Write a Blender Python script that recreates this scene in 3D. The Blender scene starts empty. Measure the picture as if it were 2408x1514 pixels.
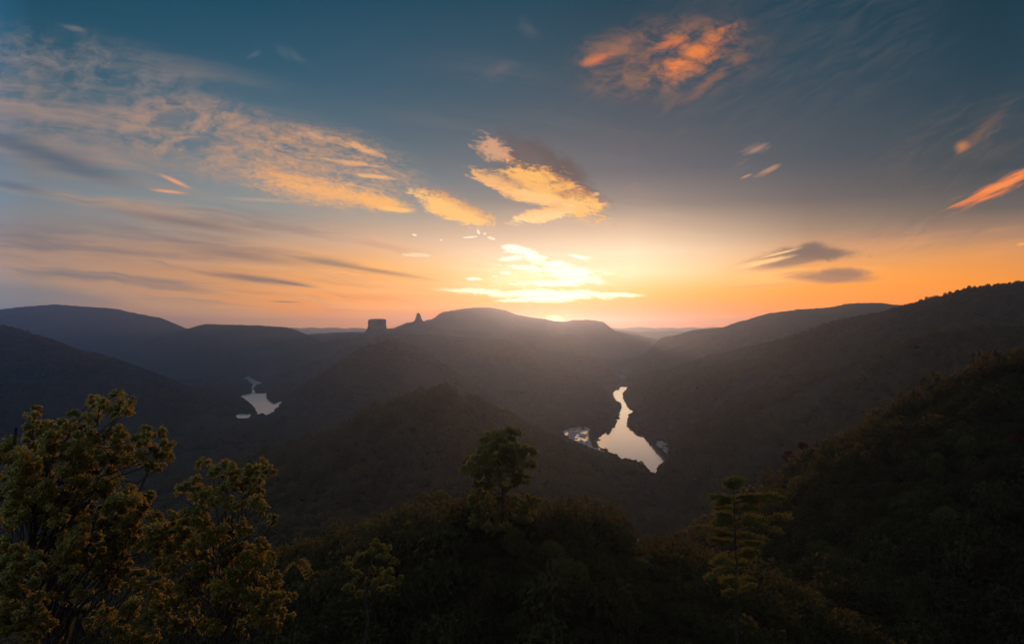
import bpy, bmesh, math, random
import numpy as np
from mathutils import Vector, Matrix

S = bpy.context.scene
COL = S.collection
R = math.radians
rng = np.random.default_rng(7)
random.seed(7)

# ------------------------------------------------------------------ camera
# The lookout stands at the origin, 300 m above the river, looking north (+Y).
F = 1719.0            # focal length in the units used below for bearings / drops
CX, HY = 1204.0, 775.0
WATER = -300.0
cam_d = bpy.data.cameras.new("camera")
cam = bpy.data.objects.new("camera", cam_d)
COL.objects.link(cam)
cam.location = (0, 0, 0)
cam.rotation_euler = (R(90), 0, 0)
cam_d.sensor_fit = 'HORIZONTAL'
cam_d.sensor_width = 36.0
cam_d.lens = 36.0 * F / 2408.0
cam_d.shift_y = (HY - 756.5) / 2408.0
cam_d.clip_start = 0.5
cam_d.clip_end = 60000.0
S.camera = cam
S['kind'] = 'scene'

def at(px, py, Y):
    """bearing / drop (survey units) and distance north -> world point"""
    return np.array([(px - CX) / F * Y, Y, (HY - py) / F * Y])

def on_water(px, py):
    Y = -WATER * F / (py - HY)
    return ((px - CX) / F * Y, Y)

def lin(r, g, b):
    out = []
    for c in (r, g, b):
        c = c / 255.0
        out.append(c / 12.92 if c <= 0.04045 else ((c + 0.055) / 1.055) ** 2.4)
    return (*out, 1.0)

# ------------------------------------------------------------------ node helper
class NT:
    def __init__(self, tree):
        self.t = tree
        self.n = tree.nodes
        self.l = tree.links
    def new(self, typ, **kw):
        nd = self.n.new(typ)
        for k, v in kw.items():
            setattr(nd, k, v)
        return nd
    def put(self, sock, val):
        if isinstance(val, bpy.types.NodeSocket):
            self.l.new(val, sock)
        elif val is not None:
            sock.default_value = val
    def math(self, op, a, b=None, c=None, clamp=False):
        nd = self.new('ShaderNodeMath', operation=op, use_clamp=clamp)
        self.put(nd.inputs[0], a)
        if b is not None: self.put(nd.inputs[1], b)
        if c is not None: self.put(nd.inputs[2], c)
        return nd.outputs[0]
    def vmath(self, op, a, b=None, out=0):
        nd = self.new('ShaderNodeVectorMath', operation=op)
        self.put(nd.inputs[0], a)
        if b is not None: self.put(nd.inputs[1], b)
        return nd.outputs[out]
    def rng(self, v, a, b, c=0.0, d=1.0, smooth=True):
        nd = self.new('ShaderNodeMapRange', interpolation_type='SMOOTHSTEP' if smooth else 'LINEAR')
        nd.clamp = True
        self.put(nd.inputs[0], v)
        for i, q in enumerate((a, b, c, d)):
            self.put(nd.inputs[1 + i], q)
        return nd.outputs[0]
    def mapping(self, vec, loc=(0, 0, 0), rot=(0, 0, 0), scale=(1, 1, 1), typ='POINT'):
        nd = self.new('ShaderNodeMapping', vector_type=typ)
        self.put(nd.inputs[0], vec)
        nd.inputs[1].default_value = loc
        nd.inputs[2].default_value = rot
        nd.inputs[3].default_value = scale
        return nd.outputs[0]
    def noise(self, vec, scale=1.0, detail=4.0, rough=0.55, dist=0.0, out='Fac'):
        nd = self.new('ShaderNodeTexNoise')
        self.put(nd.inputs['Vector'], vec)
        nd.inputs['Scale'].default_value = scale
        nd.inputs['Detail'].default_value = detail
        nd.inputs['Roughness'].default_value = rough
        nd.inputs['Distortion'].default_value = dist
        return nd.outputs[out]
    def mix(self, f, a, b, mode='MIX'):
        nd = self.new('ShaderNodeMix', data_type='RGBA', blend_type=mode)
        nd.clamp_factor = True
        self.put(nd.inputs[0], f)
        self.put(nd.inputs[6], a)
        self.put(nd.inputs[7], b)
        return nd.outputs[2]
    def ramp(self, fac, stops, interp='LINEAR'):
        nd = self.new('ShaderNodeValToRGB')
        cr = nd.color_ramp
        cr.interpolation = interp
        while len(cr.elements) > 1:
            cr.elements.remove(cr.elements[-1])
        cr.elements[0].position = stops[0][0]
        cr.elements[0].color = stops[0][1]
        for p, c in stops[1:]:
            e = cr.elements.new(p)
            e.color = c
        self.put(nd.inputs[0], fac)
        return nd.outputs[0]
    def sep(self, vec):
        nd = self.new('ShaderNodeSeparateXYZ')
        self.put(nd.inputs[0], vec)
        return nd.outputs
    def comb(self, x, y, z=0.0):
        nd = self.new('ShaderNodeCombineXYZ')
        for i, q in enumerate((x, y, z)):
            self.put(nd.inputs[i], q)
        return nd.outputs[0]
# ------------------------------------------------------------------ sky and sun
SUN_AZ = math.atan((1305 - CX) / F)       # bearing of the sun, from north to east
SUN_EL = R(1.9)
SUN_STRENGTH = 1.45

def build_world():
    W = bpy.data.worlds.new("World")
    S.world = W
    W.use_nodes = True
    T = NT(W.node_tree)
    T.n.clear()
    gen = T.new('ShaderNodeTexCoord').outputs['Generated']
    d = T.vmath('NORMALIZE', gen)
    X, Y, Z = T.sep(d)
    az = T.math('ARCTAN2', X, Y)                       # 0 = north, + = east
    el = T.math('ARCSINE', Z)
    elf = T.math('MULTIPLY', el, 1.0 / R(40.0), clamp=True)

    # vertical run of the sunset sky at several bearings, some out-of-view ones brightened as fill light: (drop, colour)
    cols = [
        (-5200, [(768, (226,204,196)), (560, (254,230,220)), (330, (236,226,226)), (0, (160,176,204))]),  # unseen bearing, made brighter than real dusk to light the camera-facing hillsides
        (-1200, [(768, (104,172,246)), (640, (112,178,248)), (450, (104,178,250)), (300, (92,172,248)), (0, (78,160,236))]),  # unseen bearing, extra blue added to light and tint the left-hand haze
        (80,  [(768, (128,127,134)), (700, (136,133,136)), (640, (168,142,126)), (575, (160,134,122)), (520, (140,134,134)),
               (450, (118,134,146)), (390, (112,122,130)), (300, (84,106,122)), (200, (62,96,114)), (120, (50,88,108)), (0, (37,77,98))]),
        (560, [(768, (224,146,62)), (700, (230,150,66)), (640, (210,146,94)), (560, (176,150,134)), (480, (140,147,150)), (420, (122,138,148)),
               (330, (98,118,132)), (240, (76,104,122)), (150, (50,89,111)), (0, (32,75,98))]),
        (880, [(768, (255,140,0)), (735, (255,146,8)), (690, (255,158,40)), (630, (248,178,100)), (570, (218,178,150)), (500, (160,154,150)),
               (420, (108,128,140)), (330, (82,106,122)), (200, (54,90,112)), (0, (33,74,96))]),
        (1230, [(768, (255,104,0)), (738, (255,124,0)), (705, (255,168,30)), (660, (255,222,160)), (600, (243,218,192)), (545, (204,178,158)),
               (470, (120,122,126)), (400, (90,102,114)), (300, (70,90,106)), (180, (50,82,102)), (0, (33,72,92))]),
        (1490, [(768, (255,122,0)), (730, (255,140,0)), (690, (255,184,70)), (640, (255,234,196)), (590, (252,228,200)), (540, (214,186,164)),
               (480, (140,130,128)), (400, (90,96,110)), (300, (72,84,100)), (180, (52,74,90)), (0, (34,66,84))]),
        (1900, [(768, (255,140,0)), (705, (255,148,16)), (650, (248,166,66)), (590, (210,158,122)), (540, (158,134,120)), (470, (106,100,104)),
               (380, (78,86,98)), (270, (62,78,92)), (150, (46,72,88)), (0, (35,66,84))]),
        (2330, [(768, (236,140,30)), (660, (236,148,46)), (600, (216,150,88)), (550, (168,132,112)), (490, (104,98,98)), (400, (68,76,84)),
               (280, (52,70,82)), (150, (40,64,78)), (0, (33,58,72))]),
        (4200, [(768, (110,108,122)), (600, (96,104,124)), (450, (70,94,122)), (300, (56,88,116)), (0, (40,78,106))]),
        (9200, [(768, (232,206,194)), (560, (255,232,218)), (330, (238,226,222)), (0, (158,172,196))]),  # out of view as well, brightened to fill the shaded slopes
    ]
    col = None
    prev = None
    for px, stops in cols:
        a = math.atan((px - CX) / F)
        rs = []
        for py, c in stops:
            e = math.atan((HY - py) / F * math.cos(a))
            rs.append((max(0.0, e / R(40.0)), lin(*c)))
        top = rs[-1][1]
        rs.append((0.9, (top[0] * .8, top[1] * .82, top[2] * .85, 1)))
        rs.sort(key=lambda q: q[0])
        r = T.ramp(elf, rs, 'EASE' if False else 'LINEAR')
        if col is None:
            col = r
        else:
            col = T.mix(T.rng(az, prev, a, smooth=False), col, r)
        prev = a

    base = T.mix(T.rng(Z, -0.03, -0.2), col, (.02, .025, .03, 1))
    # hot glow round the sun (the air itself lit up)
    sd = (math.sin(SUN_AZ) * math.cos(SUN_EL), math.cos(SUN_AZ) * math.cos(SUN_EL), math.sin(SUN_EL))
    # gnomonic sky-plane co-ordinates about north, in hundreds of survey units
    ys = T.math('MAXIMUM', T.math('ABSOLUTE', Y), 0.02)
    u = T.math('MULTIPLY_ADD', T.math('DIVIDE', X, ys), F / 100, CX / 100)
    v = T.math('MULTIPLY_ADD', T.math('DIVIDE', Z, ys), -F / 100, HY / 100)
    P = T.comb(u, v)
    wob = T.noise(P, 0.9, 3, 0.5, out='Color')
    Pw = T.vmath('ADD', P, T.vmath('MULTIPLY', T.vmath('SUBTRACT', wob, (.5, .5, .5)), (0.9, 0.22, 0)))

    def field(rot, sx, sy, scale, detail, rough, dist=0.0, off=(0, 0, 0), base=None):
        m = T.mapping(P if base is None else base, rot=(0, 0, R(rot)), scale=(1 / sx, 1 / sy, 1), loc=off, typ='TEXTURE')
        return T.math('MULTIPLY_ADD', T.noise(m, scale, detail, rough, dist), 2.0, -0.5)
    # shared noise fields (value about 0.5 +- 0.2)
    streak = field(9, 0.13, 1.5, 1.0, 7, 0.62, 0.4, (3.1, 1.7, 0), Pw)
    streak2 = field(8, 0.14, 1.6, 1.1, 7, 0.62, 0.4, (9.7, 5.2, 4.0), Pw)
    fine = field(9, 2.2, 7.0, 1.0, 7, 0.68, 0.7, (1.3, 8.2, 1.0))
    streak3 = field(6, 0.10, 1.9, 1.0, 6, 0.58, 0.3, (4.7, 9.2, 9.0), Pw)
    streak4 = field(5, 0.09, 2.1, 1.0, 6, 0.58, 0.3, (1.7, 6.1, 14.0), Pw)
    billow = field(4, 1.0, 1.7, 1.7, 7, 0.66, 0.3, (5.5, 2.2, 2.0), Pw)
    billow2 = field(22, 1.6, 3.0, 1.3, 5, 0.65, 0.4, (8.5, 3.2, 5.0), Pw)
    ripple = field(10, 5.5, 13.0, 1.0, 5, 0.7, 0.6, (2.3, 6.2, 7.0), Pw)
    rise = field(-28, 0.6, 3.2, 1.3, 7, 0.66, 0.5, (2.2, 4.4, 6.0), Pw)
    streakr = field(-9, 0.35, 4.0, 1.1, 7, 0.66, 0.3, (3.2, 7.1, 3.0))
    flat = field(0, 0.5, 3.6, 1.2, 7, 0.66, 0.6, (7.2, 1.1, 8.0))

    # (keeps every cloud behind the noise fields in the shader's evaluation order, so that it stays small)
    tot = streak
    for q in (streak2, streak3, streak4, fine, billow, billow2, ripple, rise, flat, streakr):
        tot = T.math('ADD', tot, q)
    u = T.math('MULTIPLY_ADD', tot, 1e-7, u)
    v = T.math('MULTIPLY_ADD', tot, 1e-7, v)

    def local(px, py, rx, ry, rot):
        c, s_ = math.cos(R(rot)), math.sin(R(rot))
        px, py, rx, ry = px / 100, py / 100, rx / 100, ry / 100
        a = T.math('MULTIPLY_ADD', u, c / rx, T.math('MULTIPLY_ADD', v, s_ / rx, -(px * c + py * s_) / rx))
        b = T.math('MULTIPLY_ADD', u, -s_ / ry, T.math('MULTIPLY_ADD', v, c / ry, (px * s_ - py * c) / ry))
        return a, b
    def length(m):
        return T.math('SQRT', T.math('MULTIPLY_ADD', m[0], m[0], T.math('MULTIPLY', m[1], m[1])))
    def blob(px, py, rx, ry, rot, nz, amp, lo, hi):
        """soft ellipse broken up by a noise field -> density"""
        m = local(px, py, rx, ry, rot)
        e = T.math('MULTIPLY_ADD', nz, amp, T.math('SUBTRACT', 1.0 - 0.5 * amp, length(m)))
        lo_, lo = lo, lo - 0.20
        return T.rng(e, lo, lo + (hi - lo_) * 1.25), m

    def cloud(sky, px, py, rx, ry, rot, nz, amp, lo, hi, lit, dark=None, opac=1.0, tilt=(0.0, 1.0), band=(-.4, .5), nz2=None, amp2=0.0):
        dn, m = blob(px, py, rx, ry, rot, nz, amp, lo, hi)
        if opac < 1: dn = T.math('MULTIPLY', dn, opac)
        if dark is None:
            return T.mix(dn, sky, lin(*lit))
        g = T.math('MULTIPLY_ADD', m[0], tilt[0], T.math('MULTIPLY', m[1], tilt[1]))
        if nz2 is not None:
            g = T.math('MULTIPLY_ADD', nz2, amp2, T.math('SUBTRACT', g, 0.5 * amp2))
        c = T.mix(T.rng(g, band[0], band[1]), lin(*dark), lin(*lit))
        return T.mix(dn, sky, c)

    # --- left: broad thin cirrus, peach lit with slate shadows
    peach = T.ramp(T.rng(u, 0, 11, smooth=False), [(0, lin(178,146,128)), (.45, lin(204,158,122)), (.8, lin(255,182,108)), (1, lin(255,186,100))])
    slate = T.ramp(T.rng(u, 0, 11, smooth=False), [(0, lin(92,106,122)), (.5, lin(126,112,114)), (.8, lin(158,124,112)), (1, lin(222,146,86))])
    def veil(sky, px, py, rx, ry, rot, nz, lo, hi, colour, opac):
        m = local(px, py, rx, ry, rot)
        edge = T.rng(length(m), 1.0, 0.45)
        return T.mix(T.math('MULTIPLY', T.math('MULTIPLY', T.rng(nz, lo, hi), edge), opac), sky, colour)
    col = veil(col, 160, 230, 520, 190, 12, billow, .25, .95, lin(146,134,132), .62)
    col = veil(col, 130, 300, 420, 150, 18, streak2, .25, .85, lin(178,148,132), .60)
    col = veil(col, 430, 300, 520, 200, 14, streak, .30, .95, lin(166,142,132), .50)
    col = veil(col, 540, 340, 330, 120, 13, billow, .25, .85, lin(198,154,124), .70)
    col = veil(col, 330, 600, 900, 200, 8, streak, .35, .85, peach, .85)
    col = veil(col, 420, 590, 800, 170, 8, streak2, .45, .85, slate, .80)
    col = veil(col, 500, 640, 800, 120, 6, streak3, .50, .85, slate, .75)
    col = veil(col, 620, 660, 600, 110, 5, streak4, .45, .85, peach, .85)
    # blue-grey bands on the far left
    col = cloud(col, 130, 372, 290, 40, 19, streak, .5, 0.2, 1.1, (82,98,116), opac=.85)
    col = cloud(col, 20, 335, 120, 26, 16, streak, .5, 0.2, 1.0, (88,102,118), opac=.6)
    col = cloud(col, 30, 436, 120, 16, 10, streak, .5, 0.2, 1.1, (96,108,124), opac=.7)
    col = cloud(col, 440, 523, 290, 20, 9, streak, .6, 0.2, 1.1, (120,110,114), opac=.8)
    col = cloud(col, 290, 592, 340, 15, 6, streak2, .6, 0.2, 1.1, (134,118,118), opac=.7)
    col = cloud(col, 560, 600, 270, 19, 7, streak, .6, 0.2, 1.1, (134,114,112), opac=.8)
    col = cloud(col, 600, 656, 180, 15, 7, streak2, .6, 0.2, 1.0, (124,106,108), opac=.9)
    col = cloud(col, 690, 667, 75, 6, 8, streak2, .4, 0.2, 1.0, (108,96,100), opac=.85)
    col = cloud(col, 860, 632, 200, 8, 9, streak, .5, 0.2, 1.0, (158,118,92), opac=.85)
    col = cloud(col, 770, 616, 120, 14, 7, streak2, .6, 0.2, 1.0, (146,120,110), opac=.85)
    col = cloud(col, 670, 709, 52, 3.0, 2, streak2, .3, 0.2, 0.9, (116,108,114), opac=.85)
    col = cloud(col, 90, 690, 330, 30, 4, streak2, .8, 0.2, 1.1, (132,130,138), opac=.75)
    # lit altocumulus sheet, left of centre
    fs = T.math('MULTIPLY_ADD', fine, 0.35, T.math('MULTIPLY_ADD', streak, 0.35, T.math('MULTIPLY', ripple, 0.35)))
    col = veil(col, 760, 395, 290, 120, 10, fs, .30, .80, lin(232,170,116), .75)
    col = cloud(col, 770, 452, 225, 40, 8, fs, 1.0, 0.25, 0.95, (255,184,112), opac=.85)
    col = cloud(col, 895, 476, 95, 27, 11, fs, 0.9, 0.22, 0.8, (255,186,108), opac=.9)
    col = cloud(col, 930, 492, 58, 8, 5, fine, 0.4, 0.2, 0.7, (255,196,120), opac=.9)
    col = cloud(col, 850, 348, 82, 13, 19, fine, 1.0, 0.3, 0.9, (240,178,124), opac=.8)
    col = cloud(col, 742, 318, 55, 16, 20, fine, 1.1, 0.3, 0.9, (222,170,130), opac=.6)
    col = cloud(col, 820, 382, 95, 9, 7, fine, 0.7, 0.25, 0.9, (240,178,120), opac=.75)
    col = cloud(col, 880, 415, 64, 7, 6, fine, 0.6, 0.25, 0.8, (246,186,126), opac=.8)
    col = cloud(col, 690, 416, 120, 12, 9, fs, 0.8, 0.25, 1.0, (240,172,116), opac=.65)
    col = cloud(col, 412, 426, 56, 8, 24, streak, 0.4, 0.25, 1.0, (246,166,110), opac=.95)
    col = cloud(col, 395, 450, 62, 6, 6, streak, 0.4, 0.25, 1.0, (240,168,118), opac=.85)
    col = cloud(col, 620, 470, 130, 8, 3, streak, 0.4, 0.25, 1.1, (206,170,140), opac=.6)
    # small lit cloud, then the big wing-shaped one
    wing = T.math('MULTIPLY_ADD', fine, 0.45, T.math('MULTIPLY_ADD', billow2, 0.35, T.math('MULTIPLY', ripple, 0.25)))
    wingd = T.math('MULTIPLY_ADD', fine, 0.3, T.math('MULTIPLY', billow2, 0.7))
    col = cloud(col, 1035, 452, 62, 24, 14, wing, .6, 0.2, 1.2, (160,128,118), opac=.6)
    col = cloud(col, 1062, 488, 120, 34, 21, wing, 1.5, 0.26, 0.62, (255,196,118), (196,142,108), tilt=(-.2, 1.0), band=(-.8, .1), nz2=wing, amp2=1.0)
    col = cloud(col, 1190, 385, 80, 46, 30, wing, .8, 0.15, 1.1, (98,96,104), opac=.75)
    col = cloud(col, 1294, 408, 175, 62, 35, wingd, .9, 0.16, 0.6, (80,74,82), opac=.97)
    col = cloud(col, 1240, 375, 90, 40, 30, wing, .9, 0.2, 0.9, (100,92,98), opac=.7)
    col = cloud(col, 1162, 352, 62, 36, 25, wing, 1.8, 0.28, 0.8, (222,164,126), opac=.85)
    col = cloud(col, 1302, 450, 148, 52, 24, wing, 1.25, 0.22, 0.56, (255,188,98), (168,112,84), tilt=(-.35, .9), band=(-.75, .15), nz2=wing, amp2=2.8)
    col = cloud(col, 1348, 478, 92, 27, 12, wing, 1.1, 0.22, 0.55, (255,192,104), (190,130,90), tilt=(0, 1.0), band=(-.9, .0), nz2=wing, amp2=2.4)
    col = cloud(col, 1190, 438, 110, 26, 24, wing, 1.5, 0.24, 0.6, (250,186,116), (196,144,110), tilt=(0, 1.0), band=(-.8, .3), nz2=wing, amp2=2.4)
    col = cloud(col, 1262, 466, 88, 20, 12, wing, .6, 0.2, 0.75, (255,200,126), opac=.95)
    col = cloud(col, 1282, 502, 88, 22, -13, wing, 1.3, 0.22, 0.58, (255,212,146), (236,172,112), tilt=(0, 1.0), band=(-.8, .3), nz2=wing, amp2=2.4)
    col = cloud(col, 1330, 492, 80, 9, -4, wing, .8, 0.2, 0.8, (246,190,126), opac=.8)
    col = cloud(col, 1403, 456, 9, 6, 0, fine, .4, 0.2, 0.7, (226,172,128), opac=.9)
    # faint warm smudge right of it, pale crumbs below
    col = cloud(col, 1505, 452, 40, 22, 20, rise, 1.2, 0.2, 1.2, (150,124,116), opac=.5)
    for px, py, rx, ry, rot in ((1155, 559, 13, 4.5, 18), (1108, 557, 22, 3, -4), (1125, 545, 8, 4, 60), (1140, 549, 5, 3, 0), (975, 552, 7, 2.5, 12), (1037, 564, 4, 2, 20), (980, 599, 44, 6, 2)):
        col = cloud(col, px, py, rx, ry, rot, fine, 0.7, 0.25, 0.55, (255,238,214), opac=.92 if ry < 6 else .5)
    # white-hot clouds over the sun
    hot = (4.0 * .98, 4.0 * .93, 4.0 * .82, 1)
    def hotcloud(sky, px, py, rx, ry, rot, nz, amp, lo, hi, k=1.0):
        dn, _ = blob(px, py, rx, ry, rot, nz, amp, lo, hi)
        return T.mix(T.math('MULTIPLY', dn, k) if k < 1 else dn, sky, (1.35, 1.22, 1.0, 1))
    hf = T.math('MULTIPLY_ADD', flat, 0.55, T.math('MULTIPLY', fine, 0.5))
    col = hotcloud(col, 1260, 655, 240, 70, 0, hf, 1.6, 0.2, 1.6, .45)
    for px, py, rx, ry, rot in ((1212,583,40,8,8), (1236,593,50,13,10), (1258,604,62,17,9), (1296,619,80,15,10), (1204,607,36,6,-6), (1250,630,74,7,4),
                                (1330,641,84,24,8), (1362,656,64,13,-3), (1300,666,90,9,1), (1362,604,36,6,12), (1162,649,14,3,0), (1112,656,34,4,0), (1190,641,14,3,4)):
        col = hotcloud(col, px, py, rx, ry, rot, hf, 1.9, 0.22, 0.74)
    col = hotcloud(col, 1290, 691, 225, 15, 1.5, hf, 1.0, 0.22, 0.7)
    col = hotcloud(col, 1300, 700, 80, 14, 0, hf, 0.8, 0.22, 0.7)
    col = hotcloud(col, 1250, 703, 110, 8, -3, hf, 0.9, 0.25, 0.8)
    col = hotcloud(col, 1440, 692, 110, 8, 1.5, hf, 0.9, 0.25, 0.8)
    col = hotcloud(col, 1120, 684, 120, 7, 2, hf, 0.9, 0.25, 0.9, .7)
    # thin high veils that tie the separate clouds together
    col = veil(col, 1750, 170, 620, 260, -14, rise, .25, 1.0, lin(92,92,98), .40)
    col = veil(col, 2250, 400, 420, 200, -24, rise, .30, 1.0, lin(112,98,96), .40)
    col = veil(col, 1180, 300, 420, 200, 10, streak2, .30, 1.0, lin(112,112,116), .35)
    col = veil(col, 2150, 600, 420, 80, -5, streakr, .30, .95, lin(224,158,104), .45)
    col = veil(col, 1450, 520, 320, 70, 6, streak3, .35, 1.0, lin(226,188,160), .35)
    # upper right: ragged orange cloud
    rag = T.math('MULTIPLY_ADD', billow, 0.7, T.math('MULTIPLY', rise, 0.3))
    col = cloud(col, 1680, 60, 200, 120, 10, billow, .8, 0.1, 1.4, (82,82,88), opac=.7)
    col = veil(col, 1565, 138, 280, 120, -8, rag, .28, .85, lin(150,108,88), .8)
    col = cloud(col, 1640, 120, 130, 58, -32, rag, 1.3, 0.2, 1.1, (244,136,66), (150,98,76), tilt=(0, 1.0), band=(-.9, .6), nz2=billow, amp2=1.6, opac=.95)
    col = cloud(col, 1580, 100, 60, 22, -10, rag, 1.2, 0.2, 1.0, (236,128,66), opac=.75)
    col = cloud(col, 1400, 140, 66, 17, -20, rag, .9, 0.2, 1.1, (220,124,80), opac=.85)
    col = cloud(col, 1480, 110, 130, 30, 4, rag, 1.2, 0.2, 1.3, (154,108,90), opac=.7)
    col = cloud(col, 1665, 195, 95, 20, -40, rag, 1.0, 0.2, 1.2, (170,112,86), opac=.65)
    col = cloud(col, 1580, 240, 70, 16, -48, rag, 1.0, 0.2, 1.3, (128,100,92), opac=.5)
    # pale smudges in the blue
    col = cloud(col, 1175, 165, 75, 26, -22, rag, 1.6, 0.3, 1.3, (112,104,112), opac=.6)
    col = cloud(col, 1245, 70, 45, 34, 20, rag, 1.6, 0.3, 1.3, (104,100,108), opac=.5)
    col = cloud(col, 175, 66, 42, 9, 12, billow, 1.0, 0.3, 1.1, (124,122,126), opac=.6)
    col = cloud(col, 600, 128, 30, 14, -40, billow, 1.4, 0.3, 1.2, (92,112,126), opac=.5)
    col = cloud(col, 690, 130, 55, 26, 30, billow, 1.6, 0.3, 1.2, (84,108,124), opac=.5)
    # right: small streaks and the bright bars at the edge
    col = cloud(col, 1782, 350, 56, 15, -16, rise, 1.3, 0.2, 1.1, (178,140,122), opac=.7)
    col = cloud(col, 1810, 398, 44, 9, -26, rise, 1.1, 0.2, 1.0, (190,144,116), opac=.75)
    col = cloud(col, 1740, 385, 42, 20, -32, rise, 1.2, 0.2, 1.3, (130,118,116), opac=.5)
    col = cloud(col, 1755, 414, 20, 4, -22, rise, .5, 0.2, 1.0, (196,146,110), opac=.8)
    col = cloud(col, 2312, 305, 100, 22, -42, rise, .7, 0.15, 1.2, (150,108,88), opac=.7)
    col = cloud(col, 2262, 344, 26, 17, -30, rise, .6, 0.15, 1.1, (210,136,80), opac=.85)
    col = cloud(col, 2340, 300, 160, 90, -40, rise, .6, 0.15, 1.4, (84,84,88), opac=.4)
    bars = field(-25, 0.9, 8.0, 1.0, 7, 0.62, 0.3, (6.2, 3.4, 11.0))
    col = cloud(col, 2345, 442, 150, 24, -24, bars, 1.5, 0.22, 1.0, (232,130,74), opac=.92)
    col = cloud(col, 2380, 424, 130, 12, -26, bars, 1.1, 0.2, 0.8, (252,146,78), opac=.9)
    col = cloud(col, 2290, 468, 75, 8, -20, bars, .9, 0.2, 0.9, (226,126,76), opac=.85)
    # two lens-shaped clouds low on the right, with a lit fringe
    col = cloud(col, 1830, 650, 170, 30, -2, flat, .7, 0.15, 1.2, (255,196,122), opac=.65)
    col = cloud(col, 2020, 634, 80, 11, -2, flat, .6, 0.15, 1.2, (255,180,96), opac=.75)
    col = cloud(col, 1850, 610, 165, 28, -10, streakr, .6, 0.18, 0.70, (242,184,136), (146,114,102), tilt=(-1.0, .35), band=(.0, .95), nz2=streakr, amp2=1.0)
    col = cloud(col, 1925, 596, 132, 21, 1, billow, .6, 0.18, 0.72, (122,102,98), opac=.97)
    col = cloud(col, 1905, 586, 54, 20, -16, billow, .5, 0.18, 0.7, (114,98,98), opac=.95)
    col = cloud(col, 1945, 651, 150, 20, 1, streakr, .5, 0.18, 0.8, (154,116,102), opac=.95)
    col = cloud(col, 1975, 640, 84, 14, -2, billow, .5, 0.18, 0.8, (140,110,102), opac=.9)
    col = cloud(col, 1795, 616, 85, 8, -13, streakr, .9, 0.15, 0.9, (255,206,150), opac=.9)
    col = cloud(col, 1830, 596, 70, 4, -14, streakr, .7, 0.15, 0.9, (255,206,150), opac=.85)
    col = cloud(col, 1820, 670, 150, 6, -4, flat, .4, 0.2, 0.9, (226,158,100), opac=.8)
    col = cloud(col, 2402, 574, 18, 5, -5, flat, .4, 0.2, 0.9, (240,176,100), opac=.8)

    # the sun's own disc, half behind the ridge, and the flare of air round it
    m = local(1302, 753, 26, 13, 0)
    ln = length(m)
    disc = T.rng(ln, 1.1, 0.5)
    aur = T.math('POWER', T.rng(length(local(1302, 752, 150, 46, 0)), 1.0, 0.0, smooth=False), 2.0)
    col = T.mix(T.math('MULTIPLY', aur, .9), col, (1.7, .60, .06, 1))
    col = T.mix(disc, col, (3.2, 1.9, .75, 1))

    # the low air is brighter than the eye shows through the haze in front of it
    fall = T.math('POWER', 2.718, T.math('MULTIPLY', T.math('MAXIMUM', el, 0.0), -1.0 / R(4.0)))
    warm = T.math('ADD', T.rng(az, R(-34), R(-8), .45, 0.60), T.rng(az, R(6), R(24), 0.0, 0.7))
    low = T.math('MULTIPLY_ADD', fall, warm, 1.06)
    lowv = T.comb(low, T.math('MULTIPLY_ADD', low, .66, .34), T.math('MULTIPLY_ADD', low, .05, .95))
    nd = T.new('ShaderNodeMix', data_type='RGBA', blend_type='MULTIPLY')
    nd.inputs[0].default_value = 1.0
    T.put(nd.inputs[6], col); T.put(nd.inputs[7], lowv)
    col = nd.outputs[2]
    # what the lit haze in front of it adds is taken off the upper sky
    col = T.mix(1.0, col, (.013, .008, .004, 1), 'SUBTRACT')
    nis = T.new('ShaderNodeTexSky', sky_type='NISHITA')
    nis.sun_disc = False
    nis.sun_elevation = SUN_EL
    nis.sun_rotation = SUN_AZ
    nis.altitude = 600
    nis.dust_density = 2.0
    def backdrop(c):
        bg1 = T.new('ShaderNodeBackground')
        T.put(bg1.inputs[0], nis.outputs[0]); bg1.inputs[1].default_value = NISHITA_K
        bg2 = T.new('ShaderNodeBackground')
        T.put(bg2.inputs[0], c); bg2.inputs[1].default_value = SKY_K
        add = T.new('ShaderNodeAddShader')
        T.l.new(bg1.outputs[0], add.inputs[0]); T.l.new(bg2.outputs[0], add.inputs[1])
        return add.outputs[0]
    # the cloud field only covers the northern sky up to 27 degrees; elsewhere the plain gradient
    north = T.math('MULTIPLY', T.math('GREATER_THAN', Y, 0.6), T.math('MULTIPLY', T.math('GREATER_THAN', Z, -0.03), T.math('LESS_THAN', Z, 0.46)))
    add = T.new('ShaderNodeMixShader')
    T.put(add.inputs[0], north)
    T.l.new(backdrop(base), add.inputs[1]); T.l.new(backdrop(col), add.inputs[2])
    out = T.new('ShaderNodeOutputWorld')
    T.l.new(add.outputs[0], out.inputs[0])
    W.cycles.sampling_method = 'MANUAL'
    W.cycles.sample_map_resolution = 512

NISHITA_K = 0.005
SKY_K = 0.92
build_world()

sun_d = bpy.data.lights.new("sun", 'SUN')
sun_d.energy = SUN_STRENGTH
sun_d.angle = R(0.53)
sun_d.color = (1.0, 0.40, 0.19)
sun = bpy.data.objects.new("sun", sun_d)
COL.objects.link(sun)
sv = Vector((math.sin(SUN_AZ) * math.cos(SUN_EL), math.cos(SUN_AZ) * math.cos(SUN_EL), math.sin(SUN_EL)))
sun.rotation_euler = sv.to_track_quat('Z', 'Y').to_euler()
# ------------------------------------------------------------------ terrain
def _hash(ix, iy, seed):
    h = (ix.astype(np.int64) * 374761393 + iy.astype(np.int64) * 668265263 + seed * 1442695041) & 0xFFFFFFFF
    h = ((h ^ (h >> 13)) * 1274126177) & 0xFFFFFFFF
    h = h ^ (h >> 16)
    return (h & 0xFFFF) / 65535.0

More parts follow.
